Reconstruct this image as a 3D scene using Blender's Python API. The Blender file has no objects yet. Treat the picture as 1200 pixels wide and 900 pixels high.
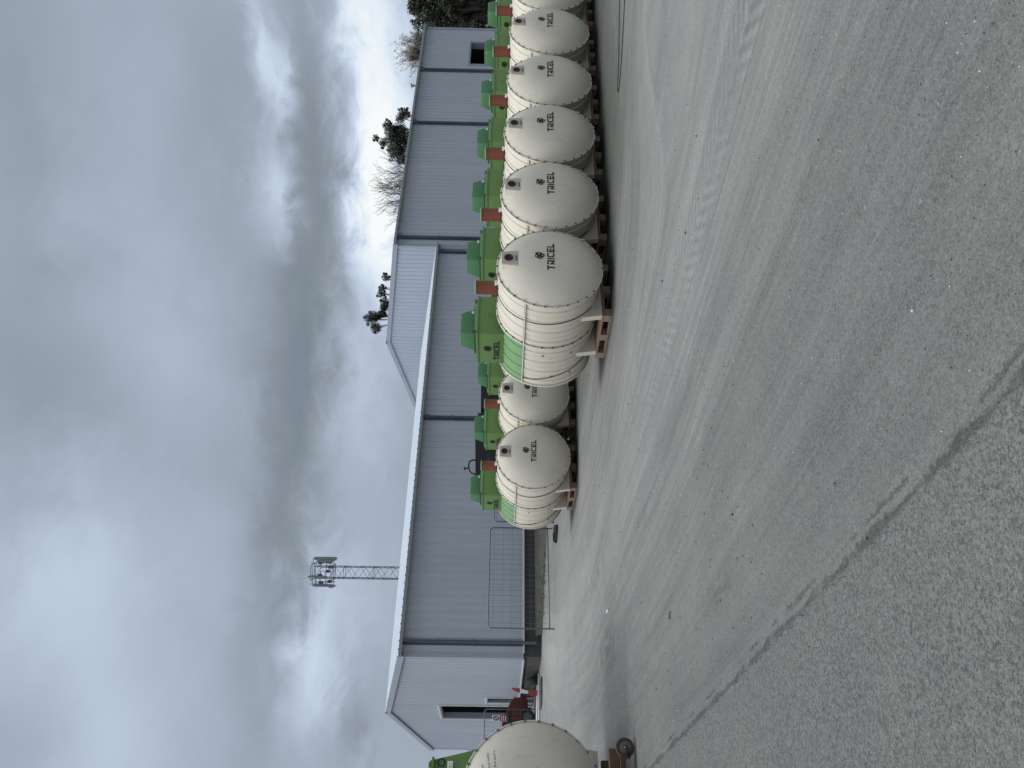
import bpy, bmesh, math, random
from math import sin, cos, pi, radians, atan2, sqrt, exp
from mathutils import Vector, Matrix
random.seed(11)
S = bpy.context.scene
COL = S.collection

# ------------------------------------------------------------------ camera
FPX, ROLL, PITCH, YAW, EYE = 896.08, .0187, .0108, .9478, 1.65
F = Vector((cos(YAW)*cos(PITCH), sin(YAW)*cos(PITCH), -sin(PITCH)))
R0 = Vector((sin(YAW), -cos(YAW), 0)); U0 = R0.cross(F)
U = U0*cos(ROLL) - R0*sin(ROLL); R = R0*cos(ROLL) + U0*sin(ROLL)
cam = bpy.data.cameras.new('camera'); camo = bpy.data.objects.new('camera', cam); COL.objects.link(camo)
X, Y, Z = -U, R, -F                       # phone held sideways: the picture's left is up
M = Matrix(((X.x, Y.x, Z.x, 0), (X.y, Y.y, Z.y, 0), (X.z, Y.z, Z.z, EYE), (0, 0, 0, 1)))
camo.matrix_world = M
cam.sensor_fit = 'HORIZONTAL'; cam.sensor_width = 36; cam.lens = 36*FPX/1200
cam.clip_start = .05; cam.clip_end = 2000
S.camera = camo

# ------------------------------------------------------------------ light and exposure
SUN_EL, SUN_AZ = radians(50), radians(172)      # azimuth measured from +x towards +y
S.view_settings.view_transform = 'Standard'; S.view_settings.look = 'None'
S.view_settings.exposure = 0.0; S.view_settings.gamma = 1; S.view_settings.use_curve_mapping = False
sun = bpy.data.lights.new('sun', 'SUN'); sun.energy = 1.15; sun.angle = radians(25); sun.color = (1, .96, .9)
suno = bpy.data.objects.new('sun', sun); COL.objects.link(suno)
sd = Vector((cos(SUN_EL)*cos(SUN_AZ), cos(SUN_EL)*sin(SUN_AZ), sin(SUN_EL)))
suno.rotation_euler = sd.to_track_quat('Z', 'Y').to_euler()

class NT:
    """small helper for building node trees"""
    def __init__(s, nt): s.t = nt; nt.nodes.clear()
    def n(s, typ, **kw):
        nd = s.t.nodes.new(typ)
        for k, v in kw.items(): setattr(nd, k, v)
        return nd
    def l(s, a, b): s.t.links.new(a, b)
    def setin(s, nd, i, v):
        if v is None: return
        if isinstance(v, bpy.types.NodeSocket): s.l(v, nd.inputs[i])
        else: nd.inputs[i].default_value = v
    def m(s, op, a, b=None, c=None, clamp=False):
        nd = s.n('ShaderNodeMath', operation=op); nd.use_clamp = clamp
        s.setin(nd, 0, a); s.setin(nd, 1, b); s.setin(nd, 2, c)
        return nd.outputs[0]
    def mix(s, f, a, b, mode='MIX'):
        nd = s.n('ShaderNodeMix', data_type='RGBA', blend_type=mode)
        for i, v in ((0, f), (6, a), (7, b)):
            if isinstance(v, (tuple, list)) and len(v) == 3: v = (*v, 1)
            s.setin(nd, i, v)
        return nd.outputs[2]
    def ss(s, v, a, b, lo=0, hi=1):
        nd = s.n('ShaderNodeMapRange', interpolation_type='SMOOTHSTEP')
        s.setin(nd, 0, v); nd.inputs[1].default_value = a; nd.inputs[2].default_value = b
        nd.inputs[3].default_value = lo; nd.inputs[4].default_value = hi
        return nd.outputs[0]
    def noise(s, vec, scale, detail=4, rough=.55, dist=0, col=False):
        nd = s.n('ShaderNodeTexNoise'); s.setin(nd, 'Vector', vec)
        nd.inputs['Scale'].default_value = scale; nd.inputs['Detail'].default_value = detail
        nd.inputs['Roughness'].default_value = rough; nd.inputs['Distortion'].default_value = dist
        return nd.outputs[1 if col else 0]
    def comb(s, x, y, z=0.0):
        nd = s.n('ShaderNodeCombineXYZ'); s.setin(nd, 0, x); s.setin(nd, 1, y); s.setin(nd, 2, z)
        return nd.outputs[0]
    def sep(s, v):
        nd = s.n('ShaderNodeSeparateXYZ'); s.l(v, nd.inputs[0]); return nd.outputs

world = bpy.data.worlds.new('World'); S.world = world; world.use_nodes = True
def make_sky():
    w = NT(world.node_tree)
    tc = w.n('ShaderNodeTexCoord'); d = tc.outputs['Generated']
    x, y, z = w.sep(d)
    az = w.m('MULTIPLY', w.m('ARCTAN2', y, x), 57.2958)
    el = w.m('MULTIPLY', w.m('ARCSINE', z), 57.2958)
    # clouds are flat layers: stretch the noise sideways near the horizon
    zz = w.m('ADD', w.m('MAXIMUM', z, 0.0), .5)
    pl = w.comb(w.m('DIVIDE', x, zz), w.m('DIVIDE', y, zz), 0.0)
    big = w.noise(pl, 1.3, 5, .5, .3)
    mid = w.noise(pl, 3.8, 6, .55, .4)
    fine = w.noise(pl, 11.0, 6, .6, .5)
    wa = w.m('ADD', w.m('MULTIPLY', w.m('SUBTRACT', mid, .5), 10), w.m('MULTIPLY', w.m('SUBTRACT', fine, .5), 8))
    azw = w.m('ADD', az, wa)
    wb = w.m('ADD', w.m('MULTIPLY', w.m('SUBTRACT', fine, .5), -4.5), w.m('MULTIPLY', w.m('SUBTRACT', big, .5), 6))
    elw = w.m('ADD', el, wb)
    caz = math.degrees(YAW)
    # (source-picture x, y, spread along el deg, spread along az deg, gain)
    blobs = [(448, 60, 2.2, 9, .46), (450, 225, 1.4, 6, .38), (452, 300, 1.2, 4, .25), (322, 40, 1.1, 2.0, .27), (332, 100, .8, 2.4, .22),
             (318, 195, 1.2, 3.4, .13), (335, 235, 1.0, 2.2, .2), (372, 150, 2.6, 7, -.08), (380, 60, 1.6, 5, -.03), (385, 320, 3.0, 11, -.09),
             (240, 120, 2.4, 6, -.06), (435, 480, 2.0, 5, .16), (360, 500, 2.6, 10, -.09), (325, 700, 1.8, 9, -.09),
             (365, 770, 1.8, 3.6, .26), (420, 700, 2.2, 4, .10), (425, 860, 1.0, 2.0, -.10),
             (70, 800, 6, 9, .10), (60, 700, 3.5, 4.5, .10), (150, 350, 5, 5, .05), (140, 870, 3, 5, .08),
             (70, 455, 4.5, 5, -.07), (15, 100, 2, 10, -.05), (20, 850, 2, 4, -.08), (250, 640, 4, 6, .03), (220, 420, 3.2, 4, .07), (15, 300, 3, 8, -.03)]
    tot = None
    for bx, by, se, sa, g in blobs:
        dv = F + R*((450-by)/FPX) + U*((600-bx)/FPX); dv.normalize()
        a0 = math.degrees(atan2(dv.y, dv.x)); e0 = math.degrees(math.asin(dv.z))
        q = w.m('ADD', w.m('POWER', w.m('DIVIDE', w.m('SUBTRACT', azw, a0), sa), 2.0),
                w.m('POWER', w.m('DIVIDE', w.m('SUBTRACT', elw, e0), se), 2.0))
        gval = w.m('MULTIPLY', w.m('EXPONENT', w.m('MULTIPLY', q, -.7)), g)
        tot = gval if tot is None else w.m('ADD', tot, gval)
    base = w.m('ADD', .405, w.m('MULTIPLY', w.m('SUBTRACT', mid, .5), .12))
    base = w.m('ADD', base, w.m('MULTIPLY', w.m('SUBTRACT', fine, .5), .035))
    base = w.m('ADD', base, w.m('MULTIPLY', w.m('SUBTRACT', big, .5), .12))
    lum = w.m('MAXIMUM', w.m('ADD', base, tot), .2)
    # the sky overhead, above the frame, is the brightest part of an overcast sky
    lum = w.m('ADD', lum, w.ss(el, 42, 72, 0, 1.0))
    cr = w.n('ShaderNodeValToRGB'); w.l(w.m('MULTIPLY', lum, 1.0), cr.inputs[0])
    e = cr.color_ramp.elements
    e[0].position = .2; e[0].color = (.17, .215, .265, 1); e[1].position = 1; e[1].color = (.97, 1.0, 1.0, 1)
    for p, c in ((.28, (.25, .29, .335)), (.36, (.325, .375, .45)), (.46, (.415, .475, .58)), (.62, (.56, .655, .79)), (.8, (.77, .86, .95))):
        q = e.new(p); q.color = (*c, 1)
    up = w.ss(el, 42, 72, 1.0, 2.3)
    cl = w.n('ShaderNodeVectorMath', operation='SCALE'); w.l(cr.outputs[0], cl.inputs[0]); w.l(up, cl.inputs[3])
    skyt = w.n('ShaderNodeTexSky', sky_type='NISHITA'); skyt.sun_disc = False
    skyt.sun_elevation = SUN_EL; skyt.sun_rotation = pi/2 - SUN_AZ
    b1 = w.n('ShaderNodeBackground'); w.l(skyt.outputs[0], b1.inputs[0]); b1.inputs[1].default_value = .003
    b2 = w.n('ShaderNodeBackground'); w.l(cl.outputs[0], b2.inputs[0]); b2.inputs[1].default_value = .95
    ad = w.n('ShaderNodeAddShader'); w.l(b1.outputs[0], ad.inputs[0]); w.l(b2.outputs[0], ad.inputs[1])
    o = w.n('ShaderNodeOutputWorld'); w.l(ad.outputs[0], o.inputs[0])
make_sky()
world.cycles.sampling_method = 'MANUAL'; world.cycles.sample_map_resolution = 1024

def gz(x):                                  # the yard falls gently away to the far end
    return -.0184*(min(max(x, 0), 56) - 8.26)

# ------------------------------------------------------------------ materials
def base_mat(name):
    m = bpy.data.materials.new(name); m.use_nodes = True
    w = NT(m.node_tree); b = w.n('ShaderNodeBsdfPrincipled'); o = w.n('ShaderNodeOutputMaterial')
    w.l(b.outputs[0], o.inputs[0]); return m, w, b
def plain(name, col, rough=.6, metal=0, var=.12, scale=3, bump=0, bscale=60, spec=.5, dark=None, dscale=2):
    m, w, b = base_mat(name)
    geo = w.n('ShaderNodeTexCoord').outputs['Object']
    n1 = w.noise(geo, scale, 5, .6)
    f = w.m('ADD', 1-var/2*1.0, w.m('MULTIPLY', w.m('SUBTRACT', n1, .5), var*2))
    c = w.n('ShaderNodeVectorMath', operation='SCALE'); c.inputs[0].default_value = col; w.l(f, c.inputs[3])
    out = c.outputs[0]
    if dark:
        n2 = w.noise(geo, dscale, 6, .65)
        out = w.mix(w.ss(n2, .52, .72, 0, .6), out, dark)
    w.l(out, b.inputs['Base Color'])
    b.inputs['Roughness'].default_value = rough; b.inputs['Metallic'].default_value = metal
    b.inputs['Specular IOR Level'].default_value = spec
    if bump:
        bp = w.n('ShaderNodeBump'); bp.inputs[0].default_value = bump; bp.inputs[1].default_value = .01
        w.l(w.noise(geo, bscale, 4, .6), bp.inputs['Height']); w.l(bp.outputs[0], b.inputs['Normal'])
    return m

def mat_shell(name, col, dirt=(.36, .33, .27), rough=.42):
    m, w, b = base_mat(name)
    tc = w.n('ShaderNodeTexCoord').outputs['Object']
    oi = w.n('ShaderNodeObjectInfo').outputs['Random']
    off = w.comb(w.m('MULTIPLY', oi, 37.0), w.m('MULTIPLY', oi, 11.0), 0.0)
    va = w.n('ShaderNodeVectorMath', operation='ADD'); w.l(tc, va.inputs[0]); w.l(off, va.inputs[1])
    v = va.outputs[0]
    cl = w.noise(v, 1.6, 5, .6)
    stn = w.noise(v, 5, 8, .7, .6)
    x, y, z = w.sep(v)
    run = w.noise(w.comb(w.m('MULTIPLY', x, 14.0), w.m('MULTIPLY', y, 14.0), w.m('MULTIPLY', z, 1.2)), 1.0, 4, .6)
    c = w.mix(w.ss(cl, .35, .7, 0, .35), (*col, 1), tuple(k*.88 for k in col))
    c = w.mix(w.ss(stn, .54, .8, 0, .36), c, dirt)
    c = w.mix(w.ss(run, .55, .8, 0, .28), c, dirt)
    spk = w.noise(v, 70, 2, .5)
    c = w.mix(w.ss(spk, .70, .78, 0, .4), c, (.16, .13, .1))
    w.l(c, b.inputs['Base Color'])
    w.l(w.ss(stn, .4, .7, rough, rough+.22), b.inputs['Roughness'])
    bp = w.n('ShaderNodeBump'); bp.inputs[0].default_value = .15; bp.inputs[1].default_value = .01
    w.l(w.noise(v, 9, 4, .5), bp.inputs['Height']); w.l(bp.outputs[0], b.inputs['Normal'])
    return m

def mat_clad(name, col, axis):
    """profiled steel sheet: each metre-wide sheet a slightly different tone, faint run marks"""
    m, w, b = base_mat(name)
    g = w.n('ShaderNodeNewGeometry').outputs['Position']
    x, y, z = w.sep(g)
    s = x if axis == 0 else y
    cell = w.m('FLOOR', s)
    wn = w.n('ShaderNodeTexWhiteNoise', noise_dimensions='1D'); w.l(cell, wn.inputs['W'])
    run = w.noise(w.comb(w.m('MULTIPLY', s, 6.0), 0.0, w.m('MULTIPLY', z, .5)), 1.0, 5, .6)
    cloud = w.noise(g, .35, 4, .6)
    f = w.m('ADD', .93, w.m('ADD', w.m('MULTIPLY', wn.outputs[0], .05), w.m('MULTIPLY', w.m('SUBTRACT', run, .5), .22)))
    f = w.m('ADD', f, w.m('MULTIPLY', w.m('SUBTRACT', cloud, .5), .12))
    c = w.n('ShaderNodeVectorMath', operation='SCALE'); c.inputs[0].default_value = col; w.l(f, c.inputs[3])
    # dust thrown up at the foot of the sheets
    cc = w.mix(w.m('MULTIPLY', w.ss(z, .6, 1.5, 1, 0), w.ss(run, .4, .7, .1, .4)), c.outputs[0], (.30, .30, .28))
    w.l(cc, b.inputs['Base Color']); b.inputs['Roughness'].default_value = .5
    b.inputs['Specular IOR Level'].default_value = .35
    return m

def mat_wood(name, col):
    m, w, b = base_mat(name)
    tc = w.n('ShaderNodeTexCoord').outputs['Object']; oi = w.n('ShaderNodeObjectInfo').outputs['Random']
    x, y, z = w.sep(tc)
    n = w.noise(w.comb(w.m('MULTIPLY', x, 30.0), w.m('ADD', w.m('MULTIPLY', y, 2.0), w.m('MULTIPLY', oi, 9.0)), w.m('MULTIPLY', z, 30.0)), 1.0, 5, .6, .5)
    c = w.mix(n, tuple(k*.55 for k in col), tuple(min(1, k*1.3) for k in col))
    st = w.noise(tc, 3.0, 4, .6)
    c = w.mix(w.ss(st, .5, .7, 0, .5), c, (.16, .13, .1))
    w.l(c, b.inputs['Base Color']); b.inputs['Roughness'].default_value = .85
    return m

def mat_leaf(name, c1, c2):
    m, w, b = base_mat(name)
    g = w.n('ShaderNodeNewGeometry')
    n = w.noise(g.outputs['Position'], 1.3, 3, .6)
    c = w.mix(w.ss(n, .35, .65), c1, c2)
    c = w.mix(w.m('MULTIPLY', g.outputs['Random Per Island'], .6), c, tuple(k*1.9 for k in c2))
    w.l(c, b.inputs['Base Color']); b.inputs['Roughness'].default_value = .55
    return m

def mat_yard():
    m, w, b = base_mat('yard_concrete')
    g = w.n('ShaderNodeNewGeometry').outputs['Position']
    x, y, z = w.sep(g)
    # joint between the two pours
    jn = w.noise(w.comb(0.0, y, 0.0), 2.2, 6, .7)
    jf = w.noise(g, 26, 6, .75)
    jx = w.m('ADD', 1.32, w.m('ADD', w.m('MULTIPLY', w.m('SUBTRACT', jn, .5), .05), w.m('MULTIPLY', w.m('SUBTRACT', jf, .5), .10)))
    dx = w.m('SUBTRACT', x, jx)
    slab = w.ss(dx, -.012, .012, 1, 0)                    # 1 on the near-left slab
    # tyre paths: they run away from the camera, then swing along the row of tanks
    yy = w.m('MAXIMUM', w.m('SUBTRACT', 12.0, w.m('MAXIMUM', y, 5.0)), 0.0)
    sx = w.m('SUBTRACT', x, w.m('MULTIPLY', w.m('MULTIPLY', w.m('POWER', yy, 2.0), .088), w.ss(x, 4.2, 10.5)))
    sx = w.m('SUBTRACT', sx, w.m('MULTIPLY', w.m('POWER', w.m('MAXIMUM', w.m('SUBTRACT', y, 12.0), 0.0), 1.6), .045))
    sx = w.m('ADD', sx, w.m('MULTIPLY', w.m('SUBTRACT', w.noise(g, .16, 1, .5), .5), .7))
    ts = w.m('MULTIPLY', y, .10)
    st1 = w.noise(w.comb(w.m('MULTIPLY', sx, 1.5), ts, 0.0), 1.0, 5, .55)
    st2 = w.noise(w.comb(w.m('MULTIPLY', sx, 7.0), ts, 3.0), 1.0, 5, .6)
    st3 = w.noise(w.comb(w.m('MULTIPLY', sx, 24.0), w.m('MULTIPLY', y, .5), 8.0), 1.0, 3, .6)
    st3 = w.m('ADD', .5, w.m('MULTIPLY', w.m('SUBTRACT', st3, .5), w.ss(y, 10, 17, 1, .12)))
    st2 = w.m('ADD', .5, w.m('MULTIPLY', w.m('SUBTRACT', st2, .5), w.ss(y, 11, 20, 1, .4)))
    blot = w.noise(g, .55, 7, .68)
    blot2 = w.noise(g, 2.4, 6, .65)
    agg = w.noise(g, 210, 3, .65)
    agg2 = w.noise(g, 80, 4, .65)
    agg3 = w.noise(g, 24, 4, .7)
    vc = w.n('ShaderNodeTexVoronoi'); w.l(g, vc.inputs['Vector']); vc.inputs['Scale'].default_value = 120
    cell = w.sep(vc.outputs['Color'])[0]
    vc2 = w.n('ShaderNodeTexVoronoi'); w.l(g, vc2.inputs['Vector']); vc2.inputs['Scale'].default_value = 55
    cell2 = w.sep(vc2.outputs['Color'])[2]
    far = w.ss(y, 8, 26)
    v = w.m('ADD', .180, w.m('MULTIPLY', w.m('SUBTRACT', blot, .5), .10))
    v = w.m('ADD', v, w.m('MULTIPLY', w.m('SUBTRACT', blot2, .5), .045))
    v = w.m('ADD', v, w.m('MULTIPLY', w.m('SUBTRACT', st1, .5), .125))
    v = w.m('ADD', v, w.m('MULTIPLY', w.m('MULTIPLY', w.m('SUBTRACT', st2, .5), w.ss(sx, 1.6, 4.2, .4, 1.3)), .13))
    v = w.m('ADD', v, w.m('MULTIPLY', w.m('MULTIPLY', w.m('SUBTRACT', st3, .5), .20), w.m('MULTIPLY', w.ss(sx, 1.6, 4.2, .35, 1), w.ss(blot2, .35, .65, .4, 1))))
    v = w.m('ADD', v, w.ss(w.m('ABSOLUTE', w.m('SUBTRACT', sx, 4.9)), .35, 1.3, .036, 0))
    v = w.m('ADD', v, w.m('MULTIPLY', w.ss(sx, 2.0, 4.0, -.012, .012), 1.0))
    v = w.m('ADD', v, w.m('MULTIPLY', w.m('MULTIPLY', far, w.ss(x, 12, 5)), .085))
    # darker, greener concrete along the row of tanks
    rowdark = w.m('MULTIPLY', w.ss(w.m('ADD', y, w.m('MULTIPLY', w.m('SUBTRACT', blot2, .5), .8)), 5.6, 7.6), w.ss(x, 7.6, 10.2))
    rowdark = w.m('MULTIPLY', rowdark, w.ss(y, 20, 13))
    v = w.m('MULTIPLY', v, w.m('SUBTRACT', 1.0, w.m('MULTIPLY', rowdark, .46)))
    # near-left slab: exposed aggregate
    vs = w.m('ADD', .158, w.m('MULTIPLY', w.m('SUBTRACT', blot, .5), .07))
    aggc = w.m('ADD', w.m('MULTIPLY', w.m('SUBTRACT', agg, .5), .34), w.m('MULTIPLY', w.m('SUBTRACT', agg2, .5), .06))
    vs = w.m('ADD', vs, aggc)
    vs = w.m('ADD', vs, w.m('MULTIPLY', w.m('SUBTRACT', cell, .5), .10))
    vs = w.m('ADD', vs, w.m('MULTIPLY', w.m('SUBTRACT', cell2, .5), .045))
    near = w.ss(y, 1.5, 9, 1, .25)
    v = w.m('ADD', v, w.m('MULTIPLY', w.m('MULTIPLY', w.m('SUBTRACT', agg, .5), .30), near))
    v = w.m('ADD', v, w.m('MULTIPLY', w.m('MULTIPLY', w.m('SUBTRACT', agg2, .5), .13), near))
    v = w.m('ADD', v, w.m('MULTIPLY', w.m('SUBTRACT', cell, .5), .055))
    v = w.m('ADD', v, w.m('MULTIPLY', w.m('SUBTRACT', cell2, .5), .022))
    v = w.m('ADD', v, w.m('MULTIPLY', w.m('SUBTRACT', agg3, .5), .055))
    val = w.n('ShaderNodeMix', data_type='FLOAT'); w.l(slab, val.inputs[0]); w.l(v, val.inputs[2]); w.l(vs, val.inputs[3])
    v = val.outputs[0]
    # chevron tyre tread
    band = w.m('ABSOLUTE', w.m('SUBTRACT', sx, 4.75))
    chev = w.m('SINE', w.m('MULTIPLY', w.m('ADD', y, w.m('MULTIPLY', band, 1.4)), 42.0))
    cm = w.m('MULTIPLY', w.ss(band, .18, .30, 1, 0), w.m('MULTIPLY', w.ss(y, 9, 5), w.ss(blot2, .42, .56)))
    v = w.m('ADD', v, w.m('MULTIPLY', w.m('MULTIPLY', chev, cm), .028))
    # dark skid scuffs, crumbs and pale specks
    sc = w.noise(w.comb(w.m('MULTIPLY', sx, 9.0), w.m('MULTIPLY', y, 1.4), 5.0), 1.0, 6, .75)
    v = w.m('MULTIPLY', v, w.ss(sc, .70, .78, 1, .62))
    vo = w.n('ShaderNodeTexVoronoi'); w.l(g, vo.inputs['Vector']); vo.inputs['Scale'].default_value = 75
    r1 = w.sep(vo.outputs['Color'])[0]
    pk = w.m('MULTIPLY', w.ss(vo.outputs['Distance'], .10, .2, 1, 0), w.m('GREATER_THAN', r1, .965))
    v = w.m('MULTIPLY', v, w.m('SUBTRACT', 1.0, w.m('MULTIPLY', pk, .5)))
    vo2 = w.n('ShaderNodeTexVoronoi'); w.l(g, vo2.inputs['Vector']); vo2.inputs['Scale'].default_value = 9
    r2 = w.sep(vo2.outputs['Color'])[1]
    ws = w.m('MULTIPLY', w.m('MULTIPLY', w.ss(vo2.outputs['Distance'], .04, .16, 1, 0), w.m('GREATER_THAN', r2, .975)), w.ss(agg2, .42, .6))
    v = w.m('ADD', v, w.m('MULTIPLY', ws, .12))
    # worn scuffed patches
    for px_, py_, rx_, ry_, k_ in ((3.4, 11.4, .45, 1.6, .28), (4.8, 11.7, .35, 1.2, .25), (1.95, 5.2, .10, .35, .35), (2.0, 8.6, .8, 1.3, .12)):
        q = w.m('ADD', w.m('POWER', w.m('DIVIDE', w.m('SUBTRACT', x, px_), rx_), 2.0), w.m('POWER', w.m('DIVIDE', w.m('SUBTRACT', y, py_), ry_), 2.0))
        fl = w.m('MULTIPLY', w.m('EXPONENT', w.m('MULTIPLY', q, -1.0)), w.ss(w.noise(w.comb(w.m('MULTIPLY', x, 9.0), w.m('MULTIPLY', y, 3.0), 2.0), 1.0, 5, .7), .40, .60))
        v = w.m('MULTIPLY', v, w.m('SUBTRACT', 1.0, w.m('MULTIPLY', fl, k_)))
    # contact shadow under the rows of tanks, painted into the concrete colour
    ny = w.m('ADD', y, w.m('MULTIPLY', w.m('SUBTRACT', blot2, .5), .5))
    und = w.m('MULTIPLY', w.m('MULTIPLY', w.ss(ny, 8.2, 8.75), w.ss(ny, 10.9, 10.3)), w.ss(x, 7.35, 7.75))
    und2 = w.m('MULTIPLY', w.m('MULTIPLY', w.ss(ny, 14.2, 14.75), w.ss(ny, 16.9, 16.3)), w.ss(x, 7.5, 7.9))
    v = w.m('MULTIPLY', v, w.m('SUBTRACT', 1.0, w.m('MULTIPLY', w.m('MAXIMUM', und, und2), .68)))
    # joint groove
    jw = w.m('ADD', .006, w.m('MULTIPLY', w.ss(jn, .36, .64), .021))
    ad = w.m('ABSOLUTE', w.m('SUBTRACT', dx, .02))
    jm = w.m('MULTIPLY', w.ss(w.m('SUBTRACT', ad, jw), -.012, .012, 1, 0), w.ss(jf, .34, .52, .25, 1))
    jm = w.m('MULTIPLY', jm, w.ss(w.noise(w.comb(0.0, y, 4.0), 3.0, 3, .6), .36, .50, .3, 1))
    j2 = w.ss(w.m('ABSOLUTE', w.m('SUBTRACT', dx, .085)), .004, .014, 1, 0)
    j2 = w.m('MULTIPLY', j2, w.ss(w.noise(w.comb(0.0, y, 9.0), 2.0, 4, .6), .48, .56, 0, .8))
    jm = w.m('MAXIMUM', jm, j2)
    v = w.m('MULTIPLY', v, w.m('SUBTRACT', 1.0, w.m('MULTIPLY', jm, .44)))
    v = w.m('MAXIMUM', v, .03)
    tint = w.mix(w.ss(blot, .4, .65), (1.0, .99, .955), (1.025, 1.0, .95))
    tint = w.mix(w.m('MULTIPLY', rowdark, .8), tint, (.98, 1.0, .87))
    c = w.n('ShaderNodeVectorMath', operation='SCALE'); w.l(tint, c.inputs[0]); w.l(v, c.inputs[3])
    # greenish-yellow weed line along the wall side of the yard
    wl = w.m('ABSOLUTE', w.m('SUBTRACT', y, w.m('ADD', 6.75, w.m('MULTIPLY', w.m('SUBTRACT', w.noise(w.comb(x, 0.0, 0.0), .8, 4, .6), .5), 1.4))))
    wm = w.m('MULTIPLY', w.m('MULTIPLY', w.ss(wl, .0, .07, 1, 0), w.ss(x, 8.6, 10.5)), w.ss(blot2, .38, .6, 0, .55))
    cc = w.mix(wm, c.outputs[0], (.23, .235, .11))
    w.l(cc, b.inputs['Base Color'])
    b.inputs['Roughness'].default_value = .88; b.inputs['Specular IOR Level'].default_value = .25
    h = w.m('ADD', w.m('MULTIPLY', agg, w.m('ADD', .25, w.m('MULTIPLY', slab, .6))), w.m('MULTIPLY', agg2, .5))
    h = w.m('SUBTRACT', h, w.m('MULTIPLY', jm, 1.6))
    bp = w.n('ShaderNodeBump'); bp.inputs[0].default_value = .5; bp.inputs[1].default_value = .012
    w.l(h, bp.inputs['Height']); w.l(bp.outputs[0], b.inputs['Normal'])
    return m

MT = {}
MT['cream'] = mat_shell('cream_grp', (.715, .665, .56))
MT['rim'] = mat_shell('cream_grp_flange', (.70, .66, .565), rough=.5)
MT['lgreen'] = mat_shell('pale_green_grp', (.20, .37, .165), (.12, .2, .08))
MT['green'] = mat_shell('green_grp', (.125, .225, .062), (.10, .17, .06))
MT['dgreen'] = mat_shell('dark_green_plastic', (.062, .18, .07), (.06, .12, .06))
MT['pipe'] = plain('terracotta_plastic', (.20, .058, .032), .5, var=.2)
MT['black'] = plain('black_print', (.012, .012, .014), .6)
MT['rubber'] = plain('black_rubber', (.018, .018, .02), .7, var=.3)
MT['hole'] = plain('dark_hole', (.03, .012, .01), .8)
MT['maroonring'] = plain('maroon_rubber', (.11, .025, .02), .5)
MT['white'] = plain('white_plastic', (.8, .8, .78), .5)
MT['bolt'] = plain('weathered_bolt', (.16, .155, .14), .45, .6)
MT['panel'] = mat_shell('grey_inlet_panel', (.57, .53, .47))
MT['wood'] = mat_wood('pallet_wood', (.31, .215, .145))
MT['woodo'] = mat_wood('old_timber', (.10, .06, .032))
MT['clad'] = mat_clad('blue_grey_cladding', (.49, .525, .58), 0)
MT['cladg'] = mat_clad('blue_grey_gable_cladding', (.43, .475, .54), 1)
MT['roof'] = mat_clad('pale_roof_sheet', (.55, .61, .68), 0)
MT['trim'] = plain('grey_trim', (.36, .40, .45), .45, var=.1)
MT['gutter'] = plain('grey_gutter', (.34, .37, .40), .4, .2, var=.15)
MT['dpipe'] = plain('slate_downpipe', (.10, .125, .155), .45, var=.15)
MT['lite'] = plain('white_trim', (.66, .68, .7), .5, var=.1)
MT['block'] = plain('grey_blockwork', (.095, .094, .085), .95, var=.5, scale=1.5, bump=.8, bscale=18, dark=(.04, .04, .035))
MT['kerb'] = plain('concrete_kerb', (.24, .24, .225), .9, var=.3, bump=.5)
MT['void'] = plain('dark_interior', (.010, .011, .012), .9)
MT['steel'] = plain('galvanised_steel', (.21, .235, .23), .45, .6, var=.2)
MT['rust'] = plain('rusty_steel', (.11, .055, .038), .8, .2, var=.5, scale=12, dark=(.05, .03, .025), dscale=9)
MT['maroon'] = plain('maroon_paint', (.115, .02, .017), .35, var=.2)
MT['glass'] = plain('car_glass', (.03, .035, .04), .1)
MT['red'] = plain('red_paint', (.32, .045, .04), .5)
MT['lamp'] = plain('orange_lens', (.5, .1, .02), .3)
MT['bark'] = plain('bark', (.12, .10, .08), .9, var=.4)
MT['twig'] = plain('grey_twig', (.115, .10, .09), .9, var=.3)
MT['leafd'] = mat_leaf('dark_evergreen_leaf', (.010, .015, .009), (.022, .03, .014))
MT['leafm'] = mat_leaf('olive_leaf', (.035, .05, .025), (.07, .085, .04))
MT['leafb'] = mat_leaf('dry_leaf', (.11, .09, .07), (.16, .13, .10))
MT['dirt'] = plain('verge_dirt', (.095, .09, .076), .95, var=.6, scale=2.5, bump=1, bscale=14, dark=(.075, .07, .06), dscale=1.2)
MT['scrap'] = plain('white_scrap', (.7, .7, .68), .6)
MT['grassm'] = mat_leaf('weed_leaf', (.045, .055, .025), (.085, .085, .045))
MT['machine'] = plain('black_machine_paint', (.014, .015, .018), .45, var=.3)
MT['antenna'] = plain('grey_antenna_shell', (.24, .26, .27), .5)
MT['mast'] = plain('dull_mast_steel', (.075, .085, .095), .6)

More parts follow.
